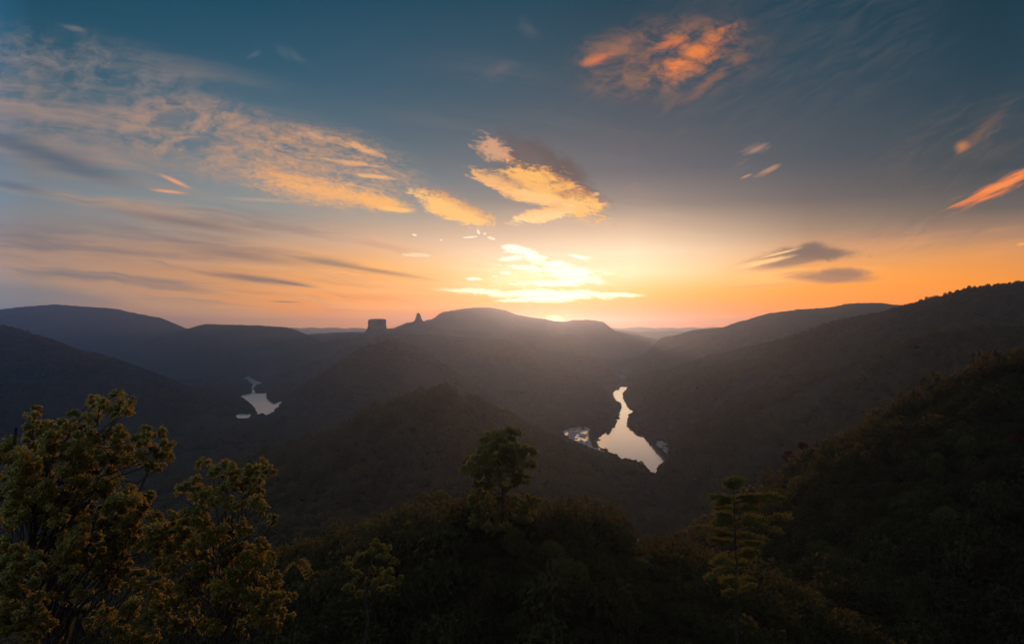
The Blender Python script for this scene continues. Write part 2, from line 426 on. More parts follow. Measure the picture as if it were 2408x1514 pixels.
def vnoise(x, y, seed=0):
    ix = np.floor(x); iy = np.floor(y)
    fx = x - ix; fy = y - iy
    fx = fx * fx * fx * (fx * (fx * 6 - 15) + 10); fy = fy * fy * fy * (fy * (fy * 6 - 15) + 10)
    a = _hash(ix, iy, seed); b = _hash(ix + 1, iy, seed)
    c = _hash(ix, iy + 1, seed); d = _hash(ix + 1, iy + 1, seed)
    return (a + (b - a) * fx) * (1 - fy) + (c + (d - c) * fx) * fy - 0.5

def fbm(x, y, wl, seed=0, octv=4, gain=0.5):
    t = 0; amp = 1.0
    ca, sa = 0.8, 0.6
    x = x / wl; y = y / wl
    for o in range(octv):
        t = t + amp * vnoise(x, y, seed + o * 17)
        x, y = (ca * x - sa * y) * 2.03 + 11.3, (sa * x + ca * y) * 2.03 - 7.1
        amp *= gain
    return t            # about +-0.8

WOOD = 9.0              # canopy height taken off wooded crests
# name, slope at the crest, rounding, gully size, wooded, crest points (bearing, drop, distance)
HILLS = [
 ("mountain", .9, 60, 25, 0, [(-900,768,15000),(0,772,15000),(500,771,15000),(760,769,15000),(880,771,15000),(1100,775,15000),(1430,771,15000),(1500,768,15000),(1570,770,15000),(1640,769,15000),(1900,765,15000),(2408,768,15000),(3300,760,15000)]),
 ("mountain", .5, 40, 15, 0, [(1380,778,10500),(1450,776,10500),(1510,779,10500),(1580,777,10500),(1660,781,10500)]),
 ("mountain", 1.15, 40, 40, 0, [(860,778,7800),(925,769,7800),(958,758,7800),(1000,753,7800),(1028,746,7700),(1041,733,7700),(1075,727,7600),(1110,723,7600),(1150,722,7600),(1185,728,7600),(1215,739,7600),(1250,746,7600),(1280,749,7600),(1302,754,7600),(1330,755,7600),(1350,750,7600),(1385,750,7600),(1414,755,7600),(1427,766,7600),(1441,777,7600),(1500,786,7500),(1545,797,7400)]),
 ("mountain", .55, 60, 30, 0, [(-420,742,6400),(-200,735,6400),(0,727,6400),(60,720,6400),(130,715,6400),(200,720,6400),(270,725,6300),(330,738,6300),(365,745,6200),(395,762,6200),(420,778,6200),(460,800,6100)]),
 ("mountain", .5, 50, 30, 0, [(330,820,5000),(400,792,5200),(430,776,5400),(490,761,5400),(560,763,5400),(620,765,5400),(665,768,5400),(690,778,5400),(706,797,5400),(740,825,5300)]),
 ("mountain", .42, 40, 15, 0, [(640,790,6900),(740,784,6900),(830,779,6900),(890,783,6900)]),
 ("hill", .45, 30, 12, 0, [(850,786,5500),(905,780,5500),(950,778,5500),(984,766,5500),(1020,775,5500),(1080,776,5450),(1130,784,5400),(1180,797,5300)]),
 ("hill", .40, 60, 20, 1, [(1190,792,5200),(1245,779,5200),(1290,777,5200),(1330,782,5100),(1390,800,5000),(1430,830,4900)]),
 ("mountain", .42, 60, 30, 1, [(1420,845,5200),(1500,822,5100),(1545,800,5000),(1580,786,5000),(1640,771,5000),(1700,766,4900),(1760,749,4800),(1820,731,4700),(1880,723,4700),(1950,719,4600),(2000,709,4600),(2060,708,4500),(2130,716,4500),(2220,728,4400),(2330,760,4400)]),
 ("hill", .40, 50, 20, 1, [(1440,880,4800),(1490,868,4500),(1540,850,4300),(1590,839,4200),(1650,834,4100),(1720,828,4000)]),
 ("hill", .50, 60, 26, 1, [(-420,700,2300),(-200,738,2400),(0,768,2500),(60,785,2550),(120,808,2600),(200,826,2700),(270,850,2800),(350,884,2900),(450,908,3050),(560,930,3150)]),
 ("hill", .58, 90, 30, 1, [(580,905,5000),(680,830,4950),(760,800,4850),(870,783,4750),(950,783,4600),(1050,791,4400),(1120,795,4250),(1170,798,4100),(1205,810,3950),(1250,841,3700),(1300,869,3450),(1380,907,3120),(1430,932,2920),(1456,956,2760)]),
 ("hill", .74, 30, 26, 1, [(480,1040,2450),(560,992,2640),(640,956,2700),(700,916,2760),(760,882,2800),(830,842,2840),(870,812,2850),(920,797,2830),(950,806,2820),(1000,838,2760),(1050,872,2680),(1110,918,2580),(1180,950,2480),(1260,986,2380),(1330,1012,2300)]),
 ("hill", .66, 20, 13, 1, [(520,1110,1120),(640,1055,1080),(760,1020,1030),(860,980,980),(940,936,940),(985,920,930),(1035,915,930),(1080,928,950),(1150,960,1010),(1220,992,1100),(1290,1028,1230),(1340,1056,1340),(1390,1092,1410),(1430,1130,1450)]),
 ("hill", .50, 60, 34, 1, [(1486,912,3800),(1520,893,3600),(1570,868,3400),(1640,849,3150),(1700,830,2900),(1790,812,2700),(1870,795,2500),(1930,771,2400),(2000,749,2250),(2080,735,2100),(2150,716,2000),(2220,696,1930),(2300,678,1860),(2408,662,1800),(2600,640,1750),(2900,650,1700)]),
 ("hill", .52, 30, 20, 1, [(1640,1105,1480),(1700,1060,1470),(1780,990,1440),(1860,930,1400),(1950,882,1330),(2050,841,1260),(2150,801,1200),(2230,776,1160),(2300,766,1140),(2408,765,1100),(2600,750,1080),(2900,760,1050)]),
 ("hill", .78, 16, 7, 1, [(1835,1262,385),(1858,1185,370),(1950,1128,340),(2050,1076,320),(2150,1020,300),(2250,952,285),(2330,892,272),(2408,842,262),(2600,760,250),(2900,700,250)]),
 ("hill", .32, 16, 8, 1, [(420,1240,560),(560,1228,540),(700,1212,520),(850,1214,490),(960,1226,470),(1080,1246,450),(1300,1300,450),(1480,1380,460)]),
 ("mound", .42, 8, 3, 1, [(840,1440,205),(890,1350,200),(945,1275,190),(1000,1236,180),(1070,1206,172),(1130,1192,165),(1190,1186,160),(1250,1210,162),(1310,1268,165),(1400,1345,170),(1550,1412,178),(1660,1415,182),(1760,1420,186),(1900,1400,192),(2100,1340,200),(2400,1260,205)]),
]
CREST = []
for nm, sl, rd, gl, wooded, pts in HILLS:
    c = np.array([at(*p) for p in pts])
    if wooded:
        ym = c[:, 1].mean()
        c[:, 2] -= WOOD if ym > 800 else (13.0 if ym > 400 else (6.5 if ym > 250 else 4.5))
    CREST.append(c)

def poly_on_water(pts):
    return np.array([on_water(*p) for p in pts])

RIVER = poly_on_water([(1479,902),(1462,908),(1436,920),(1441,933),(1452,943),(1460,950),(1460,963),(1454,977),(1446,993),(1432,1010),(1416,1023),(1399,1035),
    (1402,1047),(1429,1057),(1452,1075),(1459,1085),(1469,1082),(1486,1084),(1512,1094),(1520,1106),(1544,1124),(1554,1097),(1576,1081),(1566,1068),
    (1546,1050),(1532,1030),(1518,1022),(1498,1012),(1486,1004),(1478,996),(1480,976),(1488,966),(1478,952),(1468,935),(1466,923),(1474,915)])
REACH = poly_on_water([(1420,864),(1449,869),(1458,873),(1472,871),(1471,880),(1483,893),(1462,898),(1456,884),(1440,874)])
SLIVER = poly_on_water([(1391,1029),(1398,1021),(1412,1012),(1430,1004),(1424,1012),(1408,1022),(1399,1029)])
LAKE = poly_on_water([(558,930),(587,924),(630,922),(630,937),(644,947),(668,940),(662,950),(650,960),(640,968),(627,976),(617,970),(607,973),(602,965),(590,951),(574,937)])
COVE = poly_on_water([(572,889),(586,883),(600,893),(619,900),(603,904),(598,912),(602,922),(589,924),(592,903),(581,894)])
PUDDLES = [poly_on_water(p) for p in ([(554,976),(566,971),(580,974),(590,972),(586,981),(570,984),(558,982)],
    [(300,919),(322,921),(343,926),(336,932),(330,942),(324,936),(326,930),(310,925)],
    [(1474,1233),(1486,1226),(1494,1216),(1502,1220),(1498,1232),(1488,1246)],
    [(1488,1262),(1498,1256),(1506,1268),(1514,1284),(1502,1280),(1492,1274)])]
BAR_A = poly_on_water([(1318,1014),(1345,1005),(1378,1002),(1392,1010),(1386,1024),(1392,1034),(1396,1050),(1424,1060),(1446,1076),(1420,1072),(1384,1058),(1350,1040),(1330,1026)])
BAR_B = poly_on_water([(1535,1030),(1558,1036),(1582,1052),(1580,1072),(1568,1066),(1548,1049)])
WATERS = [RIVER, REACH, SLIVER, LAKE, COVE] + PUDDLES

def inside(px, py, poly):
    r = np.zeros(px.shape, bool)
    n = len(poly)
    j = n - 1
    for i in range(n):
        xi, yi = poly[i]; xj, yj = poly[j]
        c = ((yi > py) != (yj > py))
        with np.errstate(divide='ignore', invalid='ignore'):
            xx = (xj - xi) * (py - yi) / (yj - yi + 1e-12) + xi
        r ^= c & (px < xx)
        j = i
    return r

def edge_dist(px, py, poly):
    d = np.full(px.shape, 1e9)
    n = len(poly)
    for i in range(n):
        a = poly[i]; b = poly[(i + 1) % n]
        e = b - a
        t = np.clip(((px - a[0]) * e[0] + (py - a[1]) * e[1]) / (e @ e + 1e-9), 0, 1)
        d = np.minimum(d, np.hypot(px - a[0] - t * e[0], py - a[1] - t * e[1]))
    return d

def water_sdf(x, y):
    """signed distance to the nearest open water (negative inside), 400 when far"""
    out = np.full(x.shape, 400.0)
    for poly in WATERS + [BAR_A, BAR_B]:
        lo = poly.min(0) - 400; hi = poly.max(0) + 400
        m = (x > lo[0]) & (x < hi[0]) & (y > lo[1]) & (y < hi[1])
        if not m.any(): continue
        d = edge_dist(x[m], y[m], poly)
        d = np.where(inside(x[m], y[m], poly), -d, d)
        out[m] = np.minimum(out[m], d)
    return out

def ground(x, y, detail=True):
    """height of the land and the number of the hill it belongs to (-1 = valley floor / lookout slope)"""
    x = np.asarray(x, float); y = np.asarray(y, float)
    wx = x + 60 * fbm(x, y, 520, 3, 3); wy = y + 60 * fbm(x, y, 520, 9, 3)
    rr = np.hypot(x, y)
    wk = np.clip((rr - 300) / 1500, 0, 1)
    wx = x + (wx - x) * wk; wy = y + (wy - y) * wk
    z = -294.0 + 7 * fbm(x, y, 420, 21, 3) + 0 * x
    # gentle rise of the valley floor towards the lookout
    who = np.full(x.shape, -1)
    best = z.copy()
    # lookout hillside below the camera
    yy = y - 30
    look = -25.5 - 0.03 * np.clip(yy, 0, 12) - 0.62 * np.maximum(yy - 12, 0)
    look = np.where(y < 30, -25.5 + 0.30 * np.clip(30 - y, 0, 45), look)
    look = look + 1.2 * fbm(x, y, 26, 5, 3)
    look = np.maximum(look, -330)
    def smax(a, b, k):
        h = np.maximum(k - np.abs(a - b), 0) / k
        return np.maximum(a, b) + h * h * k * 0.25
    for i, (nm, sl, rd, gl, wooded, pts) in enumerate(HILLS):
        c = CREST[i]
        reach = (c[:, 2].max() + 320) / sl * 1.15 + rd * 2
        lo = c[:, :2].min(0) - reach; hi = c[:, :2].max(0) + reach
        m = (x > lo[0]) & (x < hi[0]) & (y > lo[1]) & (y < hi[1])
        if not m.any(): continue
        qx = wx[m]; qy = wy[m]; ox = x[m]; oy = y[m]
        top = np.full(qx.shape, -1e9)
        for k in range(len(c) - 1):
            a = c[k]; b = c[k + 1]
            ex, ey = b[0] - a[0], b[1] - a[1]
            L2 = ex * ex + ey * ey
            # close to the crest the warp fades out so that the skyline stays put
            t0 = np.clip(((ox - a[0]) * ex + (oy - a[1]) * ey) / L2, 0, 1)
            d0 = np.hypot(ox - a[0] - t0 * ex, oy - a[1] - t0 * ey)
            f = np.clip(d0 / 150, 0, 1)
            mx = ox + (qx - ox) * f; my = oy + (qy - oy) * f
            t = np.clip(((mx - a[0]) * ex + (my - a[1]) * ey) / L2, 0, 1)
            d = np.hypot(mx - a[0] - t * ex, my - a[1] - t * ey)
            h = a[2] + (b[2] - a[2]) * t - sl * (np.sqrt(d * d + rd * rd) - rd) * (1 - 0.12 * np.clip(d / 800, 0, 1))
            np.maximum(top, h, out=top)
            if k == 0: dm = d0
            else: dm = np.minimum(dm, d0)
        if detail and gl:
            wl = 55 if gl < 5 else (120 if gl < 10 else (330 if gl < 32 else 460))
            g = fbm(ox, oy, wl, 40 + i, 5, 0.52)
            rid = 0.5 - np.abs(fbm(ox, oy, wl * 1.4, 60 + i, 3)) * 1.6
            top = top + gl * (0.9 * g - 0.7 * np.clip(rid, 0, 1)) * np.clip(dm / (wl * .9), 0, 1)
        k_ = 40 if c[:, 1].mean() > 900 else (18 if c[:, 1].mean() > 300 else 5)
        zm = best[m]
        w = who[m]
        w[top > zm] = i
        who[m] = w
        best[m] = smax(zm, top, k_)
    w = look > best
    best = smax(best, look, 6.0)
    who[w] = -2
    # basins of the open water
    far = (y > 700) & (y < 6500) & (np.abs(x) < 3500)
    if far.any():
        sd = np.full(x.shape, 400.0)
        sd[far] = water_sdf(x[far], y[far])
        best = np.where(sd < 0, np.minimum(best, -301.5 - np.minimum(-sd * .1, 3)), np.minimum(best, np.where(sd < 390, WATER + 0.4 + sd * .05 + np.maximum(sd - 25, 0) * 1.1, 1e9)))
    # nothing on the lookout side stands in the sight line to the river and the lake
    for poly in (RIVER, LAKE, PUDDLES[2], PUDDLES[3]):
        lo = poly.min(0); hi = poly.max(0)
        for s_ in np.arange(.70, .99, .011):
            m = (y > lo[1] * s_) & (y < hi[1] * s_) & (best > WATER * s_ - 14)
            if not m.any(): continue
            hit = inside(x[m] / s_, y[m] / s_, poly)
            q = best[m]
            q[hit] = np.minimum(q[hit], np.maximum(WATER * s_ - 14, WATER - .5 if s_ > .95 else WATER * s_ - 14))
            best[m] = q
    if detail:
        best = best + np.clip(rr / 900, 0, 4) * fbm(x, y, 18 + 0 * rr.mean(), 91, 2) * np.clip((best - WATER) / 15, 0, 1)
    return best, who

# polar sheet: fine in front of the lookout, coarse behind; log-spaced outwards
az = np.concatenate([np.arange(-180, -46, 4.0), np.arange(-46, -40, .6), np.linspace(-40, 40, 1000), np.arange(40.6, 46, .6), np.arange(46, 180.1, 4.0)])
rad = np.exp(np.linspace(math.log(6.0), math.log(17500), 1150))
AZ, RD = np.meshgrid(np.radians(az), rad)
GX = RD * np.sin(AZ); GY = RD * np.cos(AZ)
GZ, GW = ground(GX.ravel(), GY.ravel())
GZ = GZ.reshape(GX.shape); GW = GW.reshape(GX.shape)

def grid_mesh(name, verts, quads, mat, smooth=True):
    me = bpy.data.meshes.new(name)
    me.vertices.add(len(verts))
    me.vertices.foreach_set('co', np.ascontiguousarray(verts, np.float32).ravel())
    n = quads.shape[1]
    me.loops.add(quads.size)
    me.loops.foreach_set('vertex_index', np.ascontiguousarray(quads, np.int32).ravel())
    me.polygons.add(len(quads))
    me.polygons.foreach_set('loop_start', np.arange(0, quads.size, n, dtype=np.int32))
    me.polygons.foreach_set('loop_total', np.full(len(quads), n, np.int32))
    me.polygons.foreach_set('use_smooth', np.full(len(quads), smooth, bool))
    me.update(calc_edges=True)
    if mat is not None: me.materials.append(mat)
    return me

def link(name, me, parent=None, **props):
    o = bpy.data.objects.new(name, me)
    COL.objects.link(o)
    if parent is not None: o.parent = parent
    for k, v in props.items(): o[k] = v
    return o

def new_mat(name):
    m = bpy.data.materials.new(name)
    m.use_nodes = True
    T = NT(m.node_tree)
    T.n.clear()
    out = T.new('ShaderNodeOutputMaterial')
    return m, T, out

def terrain_mat():
    m, T, out = new_mat("wooded hillside")
    pos = T.new('ShaderNodeNewGeometry').outputs['Position']
    big = T.noise(pos, 0.0035, 5, 0.6)
    mid = T.noise(pos, 0.03, 4, 0.6)
    fin = T.noise(pos, 0.22, 3, 0.7)
    c = T.mix(T.rng(big, .38, .62), (.022, .026, .012, 1), (.050, .036, .020, 1))
    c = T.mix(T.math('MULTIPLY', T.rng(mid, .5, .7), .6), c, (.075, .052, .028, 1))
    c = T.mix(T.math('MULTIPLY', T.rng(fin, .5, .72), .5), c, (.014, .017, .009, 1))
    b = T.new('ShaderNodeBump')
    b.inputs['Strength'].default_value = 1.0
    b.inputs['Distance'].default_value = 7.0
    T.put(b.inputs['Height'], T.noise(pos, 0.09, 4, 0.7))
    p = T.new('ShaderNodeBsdfDiffuse')
    T.put(p.inputs['Color'], c)
    T.put(p.inputs['Normal'], b.outputs[0])
    T.l.new(p.outputs[0], out.inputs[0])
    return m
M_LAND = terrain_mat()

nr, na = GX.shape
idx = np.arange(nr * na).reshape(nr, na)
Q = np.stack([idx[:-1, :-1], idx[:-1, 1:], idx[1:, 1:], idx[1:, :-1]], -1).reshape(-1, 4)
V = np.stack([GX, GY, GZ], -1).reshape(-1, 3)
# one continuous sheet, cut along the valley lines into the ground and each hill
face_who = GW[:-1, :-1].ravel()
for w in sorted(set(face_who.tolist())):
    q = Q[face_who == w]
    if len(q) < 40: 
        continue
    used, inv = np.unique(q, return_inverse=True)
    nm = {-1: 'ground', -2: 'ground'}.get(w) or HILLS[w][0]
    o = link(nm, grid_mesh(nm, V[used], inv.reshape(-1, 4), M_LAND), kind='structure')
# ------------------------------------------------------------------ water and gravel
def water_mat(name, rough, wave):
    m, T, out = new_mat(name)
    pos = T.new('ShaderNodeNewGeometry').outputs['Position']
    n = T.noise(T.mapping(pos, scale=(1, .6, 1)), 0.35, 3, 0.6)
    b = T.new('ShaderNodeBump')
    b.inputs['Strength'].default_value = wave
    b.inputs['Distance'].default_value = 0.6
    T.put(b.inputs['Height'], n)
    p = T.new('ShaderNodeBsdfPrincipled')
    p.inputs['Base Color'].default_value = (.98, .90, .79, 1)
    p.inputs['Metallic'].default_value = 1.0      # seen this flat, water mirrors nearly all of the sky
    p.inputs['Roughness'].default_value = rough
    p.inputs['IOR'].default_value = 4.0
    T.put(p.inputs['Normal'], b.outputs[0])
    T.l.new(p.outputs[0], out.inputs[0])
    return m
M_WATER = water_mat('river water', .05, .02)
M_RUFFLED = water_mat('wind ruffled water', .28, .08)

def ragged(poly, step, amp, seed):
    """finer, irregular shoreline through the surveyed points"""
    r = np.random.default_rng(seed)
    out = []
    for i in range(len(poly)):
        a = poly[i]; b = poly[(i + 1) % len(poly)]
        n = max(1, int(np.hypot(*(b - a)) / step))
        for k in range(n):
            t = k / n
            out.append(a + (b - a) * t + (r.normal(0, amp, 2) if k else 0))
    return np.array(out)

def flat_mesh(name, poly, z, mat):
    bm = bmesh.new()
    vs = [bm.verts.new((p[0], p[1], z)) for p in poly]
    f = bm.faces.new(vs)
    if f.normal.z < 0: f.normal_flip()
    bmesh.ops.triangulate(bm, faces=[f])
    me = bpy.data.meshes.new(name)
    bm.to_mesh(me); bm.free()
    me.materials.append(mat)
    return me

link('river', flat_mesh('river', ragged(RIVER, 14, 3.0, 1), WATER, M_WATER), kind='structure')
link('river', flat_mesh('river_reach', ragged(REACH, 24, 4.0, 2), WATER, M_WATER), kind='structure')
link('river', flat_mesh('side_channel', ragged(SLIVER, 14, 1.5, 3), WATER, M_WATER), kind='structure')
link('lake', flat_mesh('lake', ragged(LAKE, 18, 4.0, 4), WATER, M_RUFFLED), kind='structure')
link('lake', flat_mesh('lake_cove', ragged(COVE, 22, 5.0, 5), WATER, M_RUFFLED), kind='structure')
for i, p in enumerate(PUDDLES):
    link('pond', flat_mesh('pond', ragged(p, 9, 3.0, 6 + i), WATER, M_RUFFLED), kind='structure')

def gravel_mat():
    m, T, out = new_mat("wet river gravel")
    pos = T.new('ShaderNodeNewGeometry').outputs['Position']
    n = T.noise(pos, 0.16, 5, 0.7)
    w = T.noise(T.mapping(pos, rot=(0, 0, R(25)), scale=(1, .3, 1)), 0.06, 4, 0.6, 0.6)
    c = T.mix(T.rng(n, .35, .65), (.12, .08, .06, 1), (.50, .34, .26, 1))
    dry = T.rng(w, .44, .52)
    p = T.new('ShaderNodeBsdfPrincipled')
    T.put(p.inputs['Base Color'], T.mix(dry, (.90, .80, .72, 1), c))
    T.put(p.inputs['Metallic'], T.math('SUBTRACT', 1.0, dry))      # puddles mirror the sky like the river
    T.put(p.inputs['Roughness'], T.math('MULTIPLY_ADD', dry, .7, .12))
    b = T.new('ShaderNodeBump'); b.inputs['Distance'].default_value = .8
    T.put(b.inputs['Strength'], T.math('MULTIPLY', dry, .5))
    T.put(b.inputs['Height'], n); T.put(p.inputs['Normal'], b.outputs[0])
    T.l.new(p.outputs[0], out.inputs[0])
    return m
M_GRAVEL = gravel_mat()
link('gravel_bar', flat_mesh('gravel_bar', ragged(BAR_A, 10, 3.0, 20), WATER + .35, M_GRAVEL), kind='structure')
link('gravel_bar', flat_mesh('gravel_bar', ragged(BAR_B, 8, 2.0, 21), WATER + .35, M_GRAVEL), kind='structure')
# ------------------------------------------------------------------ rock towers on the far ridge
def rock_mat():
    m, T, out = new_mat("weathered rock")
    pos = T.new('ShaderNodeNewGeometry').outputs['Position']
    n = T.noise(T.mapping(pos, scale=(1, 1, 3)), 0.02, 5, 0.6)
    p = T.new('ShaderNodeBsdfDiffuse')
    T.put(p.inputs['Color'], T.mix(T.rng(n, .35, .65), (.035, .028, .026, 1), (.09, .07, .058, 1)))
    T.l.new(p.outputs[0], out.inputs[0])
    return m
M_ROCK = rock_mat()

def loft(name, rings, seg, jag, seed, mat, loc, square=True):
    """stacked irregular rings: (z, radius_x, radius_y, shift_x)"""
    r = np.random.default_rng(seed)
    ang = np.linspace(0, 2 * math.pi, seg, endpoint=False)
    jit = 1 + r.normal(0, jag, seg)
    vs, fs = [], []
    for z, rx, ry, sx in rings:
        jj = jit + r.normal(0, jag * .35, seg)
        for a, j in zip(ang, jj):
            # squarish section
            k = (abs(math.cos(a)) ** 4 + abs(math.sin(a)) ** 4) ** -.25
            if not square: k = 1.06
            vs.append((sx + math.cos(a) * rx * j * k * .92, math.sin(a) * ry * j * k * .92, z + r.normal(0, jag * 6)))
    for i in range(len(rings) - 1):
        for k in range(seg):
            a = i * seg + k; b = i * seg + (k + 1) % seg
            fs.append((a, b, b + seg, a + seg))
    fs.append(tuple(range((len(rings) - 1) * seg, len(rings) * seg)))
    me = bpy.data.meshes.new(name)
    me.from_pydata(vs, [], fs)
    me.materials.append(mat)
    o = link(name, me)
    o.location = loc
    return o

BY = 5500.0
k = BY / F
c = at(887, 780, BY)
# measured widths of the table-topped tower and its apron, top down
o = loft('rock_butte', [(-70, 170, 170, 0), (-20, 122, 124, 0), (0, 90, 96, 0), (14, 76, 82, 0), (26, 71, 75, 1), (44, 69, 72, 0), (47, 66, 69, 0), (70, 68, 70, -1), (88, 65, 68, 0), (91, 62, 64, 1), (96, 56, 60, 5), (98, 40, 44, 9), (99, 14, 16, 10)], 34, .05, 3, M_ROCK, c)
o['label'] = 'square flat-topped rock butte standing on the far ridge'
o['category'] = 'butte'
c = at(985, 768, BY - 40)
o = loft('rock_spire', [(-60, 330, 280, 6), (-30, 230, 220, 3), (-6, 148, 140, 2), (14, 92, 94, 0), (30, 52, 56, -1), (44, 33, 38, -2), (58, 25, 28, -1), (74, 20, 23, -3), (88, 16, 18, -2), (98, 11, 12, -4), (104, 5, 5, -5), (105, 1, 1, -5)], 22, .05, 8, M_ROCK, c, False)
o['label'] = 'slender pointed rock spire rising from a cone on the far ridge'
o['category'] = 'rock spire'

# ------------------------------------------------------------------ foliage
def leaf_mat(name, dark, light, trans, tfac=0.45, scale=0.6, rnd=0.5):
    m, T, out = new_mat(name)
    geo = T.new('ShaderNodeNewGeometry')
    oi = T.new('ShaderNodeObjectInfo')
    n = T.noise(geo.outputs['Position'], scale, 3, 0.6)
    f = T.math('ADD', T.rng(n, .3, .7, 0, 1 - rnd), T.math('MULTIPLY', geo.outputs['Random Per Island'], rnd * .6))
    f = T.math('ADD', f, T.math('MULTIPLY', oi.outputs['Random'], rnd * .4))
    c = T.mix(f, dark, light)
    d = T.new('ShaderNodeBsdfDiffuse'); T.put(d.inputs[0], c)
    t = T.new('ShaderNodeBsdfTranslucent')
    T.put(t.inputs[0], T.mix(f, tuple(q * .55 for q in trans[:3]) + (1,), trans))
    mx = T.new('ShaderNodeMixShader')
    mx.inputs[0].default_value = tfac
    T.l.new(d.outputs[0], mx.inputs[1]); T.l.new(t.outputs[0], mx.inputs[2])
    T.l.new(mx.outputs[0], out.inputs[0])
    return m

def bark_mat():
    m, T, out = new_mat("dark bark")
    pos = T.new('ShaderNodeTexCoord').outputs['Object']
    n = T.noise(T.mapping(pos, scale=(1, 1, .2)), 9.0, 4, 0.7)
    d = T.new('ShaderNodeBsdfDiffuse')
    T.put(d.inputs[0], T.mix(T.rng(n, .35, .65), (.018, .014, .011, 1), (.07, .055, .042, 1)))
    T.l.new(d.outputs[0], out.inputs[0])
    return m
M_BARK = bark_mat()
M_WOOD = leaf_mat("forest leaves", (.008, .009, .004, 1), (.12, .092, .046, 1), (.34, .24, .07, 1), .35, .025, .6)
M_BRUSH = leaf_mat("undergrowth leaves", (.009, .0085, .0035, 1), (.060, .046, .018, 1), (.21, .185, .05, 1), .4, .15, .85)
M_GOLD = leaf_mat("yellowing broad leaves", (.028, .025, .009, 1), (.085, .064, .022, 1), (.68, .58, .16, 1), .6, .9, .8)
M_AMBER = leaf_mat("amber tree leaves", (.055, .042, .012, 1), (.20, .15, .042, 1), (.62, .54, .11, 1), .55, .3, .7)
M_OLIVE = leaf_mat("olive bush leaves", (.014, .014, .005, 1), (.10, .08, .026, 1), (.30, .28, .07, 1), .45, .3, .8)
M_DULL = leaf_mat("dull brown bush leaves", (.012, .009, .005, 1), (.08, .052, .024, 1), (.20, .15, .05, 1), .4, .3, .8)
M_RED = leaf_mat("russet leaves", (.05, .016, .010, 1), (.12, .04, .022, 1), (.16, .05, .02, 1), .4, .2, .6)
M_PINE = leaf_mat("pine needles", (.022, .022, .008, 1), (.12, .10, .030, 1), (.44, .42, .10, 1), .5, .4, .6)

def leaf_cloud(centres, radii, counts, size, seed, flat=.75, shell=.55, aspect=2.2, upbias=.4, fold=.25, tufts=1):
    """many small folded leaves spread through ellipsoid clumps -> verts, quads"""
    r = np.random.default_rng(seed)
    P = []; OUT = []
    parts = []
    for c, ra, n in zip(centres, radii, counts):
        if tufts <= 1:
            parts.append((c, ra, n)); continue
        for t_ in range(tufts):
            d = r.normal(size=3); d /= np.linalg.norm(d)
            q = ra * (.35 + .75 * r.random())
            parts.append((c + d * q * np.array([1, 1, flat]), ra * r.uniform(.18, .5), int(n / tufts * r.uniform(.5, 1.5))))
    for c, ra, n in parts:
        if n <= 0: continue
        d = r.normal(size=(n, 3)); d /= np.linalg.norm(d, axis=1, keepdims=True) + 1e-9
        rad = shell + (1 - shell) * r.random((n, 1)) ** .6
        rad *= 1 + .22 * np.sin(5 * d[:, :1] + c[0]) * np.sin(5 * d[:, 1:2] + c[1] * 2) * np.sin(4 * d[:, 2:3] + c[2])
        P.append(c + d * rad * np.array([ra, ra, ra * flat]))
        OUT.append(d)
    P = np.concatenate(P); OUT = np.concatenate(OUT)
    n = len(P)
    ax = OUT + r.normal(0, .75, (n, 3)); ax[:, 2] -= .15
    ax /= np.linalg.norm(ax, axis=1, keepdims=True)
    nn = r.normal(size=(n, 3)); nn[:, 2] = np.abs(nn[:, 2]) + upbias
    sd = np.cross(ax, nn); sd /= np.linalg.norm(sd, axis=1, keepdims=True) + 1e-9
    nn = np.cross(sd, ax)
    L = size * (0.6 + .8 * r.random((n, 1)))
    Wd = L / aspect
    base = P - ax * L * .5
    tip = P + ax * L * .5 - nn * L * .12
    a = P + sd * Wd * .5 + nn * Wd * fold
    b = P - sd * Wd * .5 + nn * Wd * fold
    V_ = np.stack([base, a, tip, b], 1).reshape(-1, 3)
    Q_ = np.arange(n * 4).reshape(-1, 4)
    return V_, Q_

def tubes(paths, seg=6):
    """tapered tubes along polylines: [(points, radii)] -> verts, quads"""
    vs = []; fs = []
    off = 0
    for pts, rad in paths:
        pts = np.asarray(pts, float)
        n = len(pts)
        for i in range(n):
            t = pts[min(i + 1, n - 1)] - pts[max(i - 1, 0)]
            t = t / (np.linalg.norm(t) + 1e-9)
            up = np.array([1.0, 0, 0]) if abs(t[0]) < .8 else np.array([0, 1.0, 0])
            s = np.cross(t, up); s /= np.linalg.norm(s)
            w = np.cross(t, s)
            for k in range(seg):
                q = 2 * math.pi * k / seg
                vs.append(pts[i] + (math.cos(q) * s + math.sin(q) * w) * rad[i])
        for i in range(n - 1):
            for k in range(seg):
                a = off + i * seg + k; b = off + i * seg + (k + 1) % seg
                fs.append((a, b, b + seg, a + seg))
        off += n * seg
    return np.array(vs), np.array(fs)

def limb(a, b, r0, r1, n, wob, r, sag=0.0):
    a = np.asarray(a, float); b = np.asarray(b, float)
    t = np.linspace(0, 1, n)[:, None]
    p = a + (b - a) * t
    L = np.linalg.norm(b - a)
    j = r.normal(0, wob * L, (n, 3)); j[0] = 0; j[-1] *= .3
    p = p + j
    p[:, 2] += sag * L * np.sin(np.pi * t[:, 0])
    return p, np.linspace(r0, r1, n)

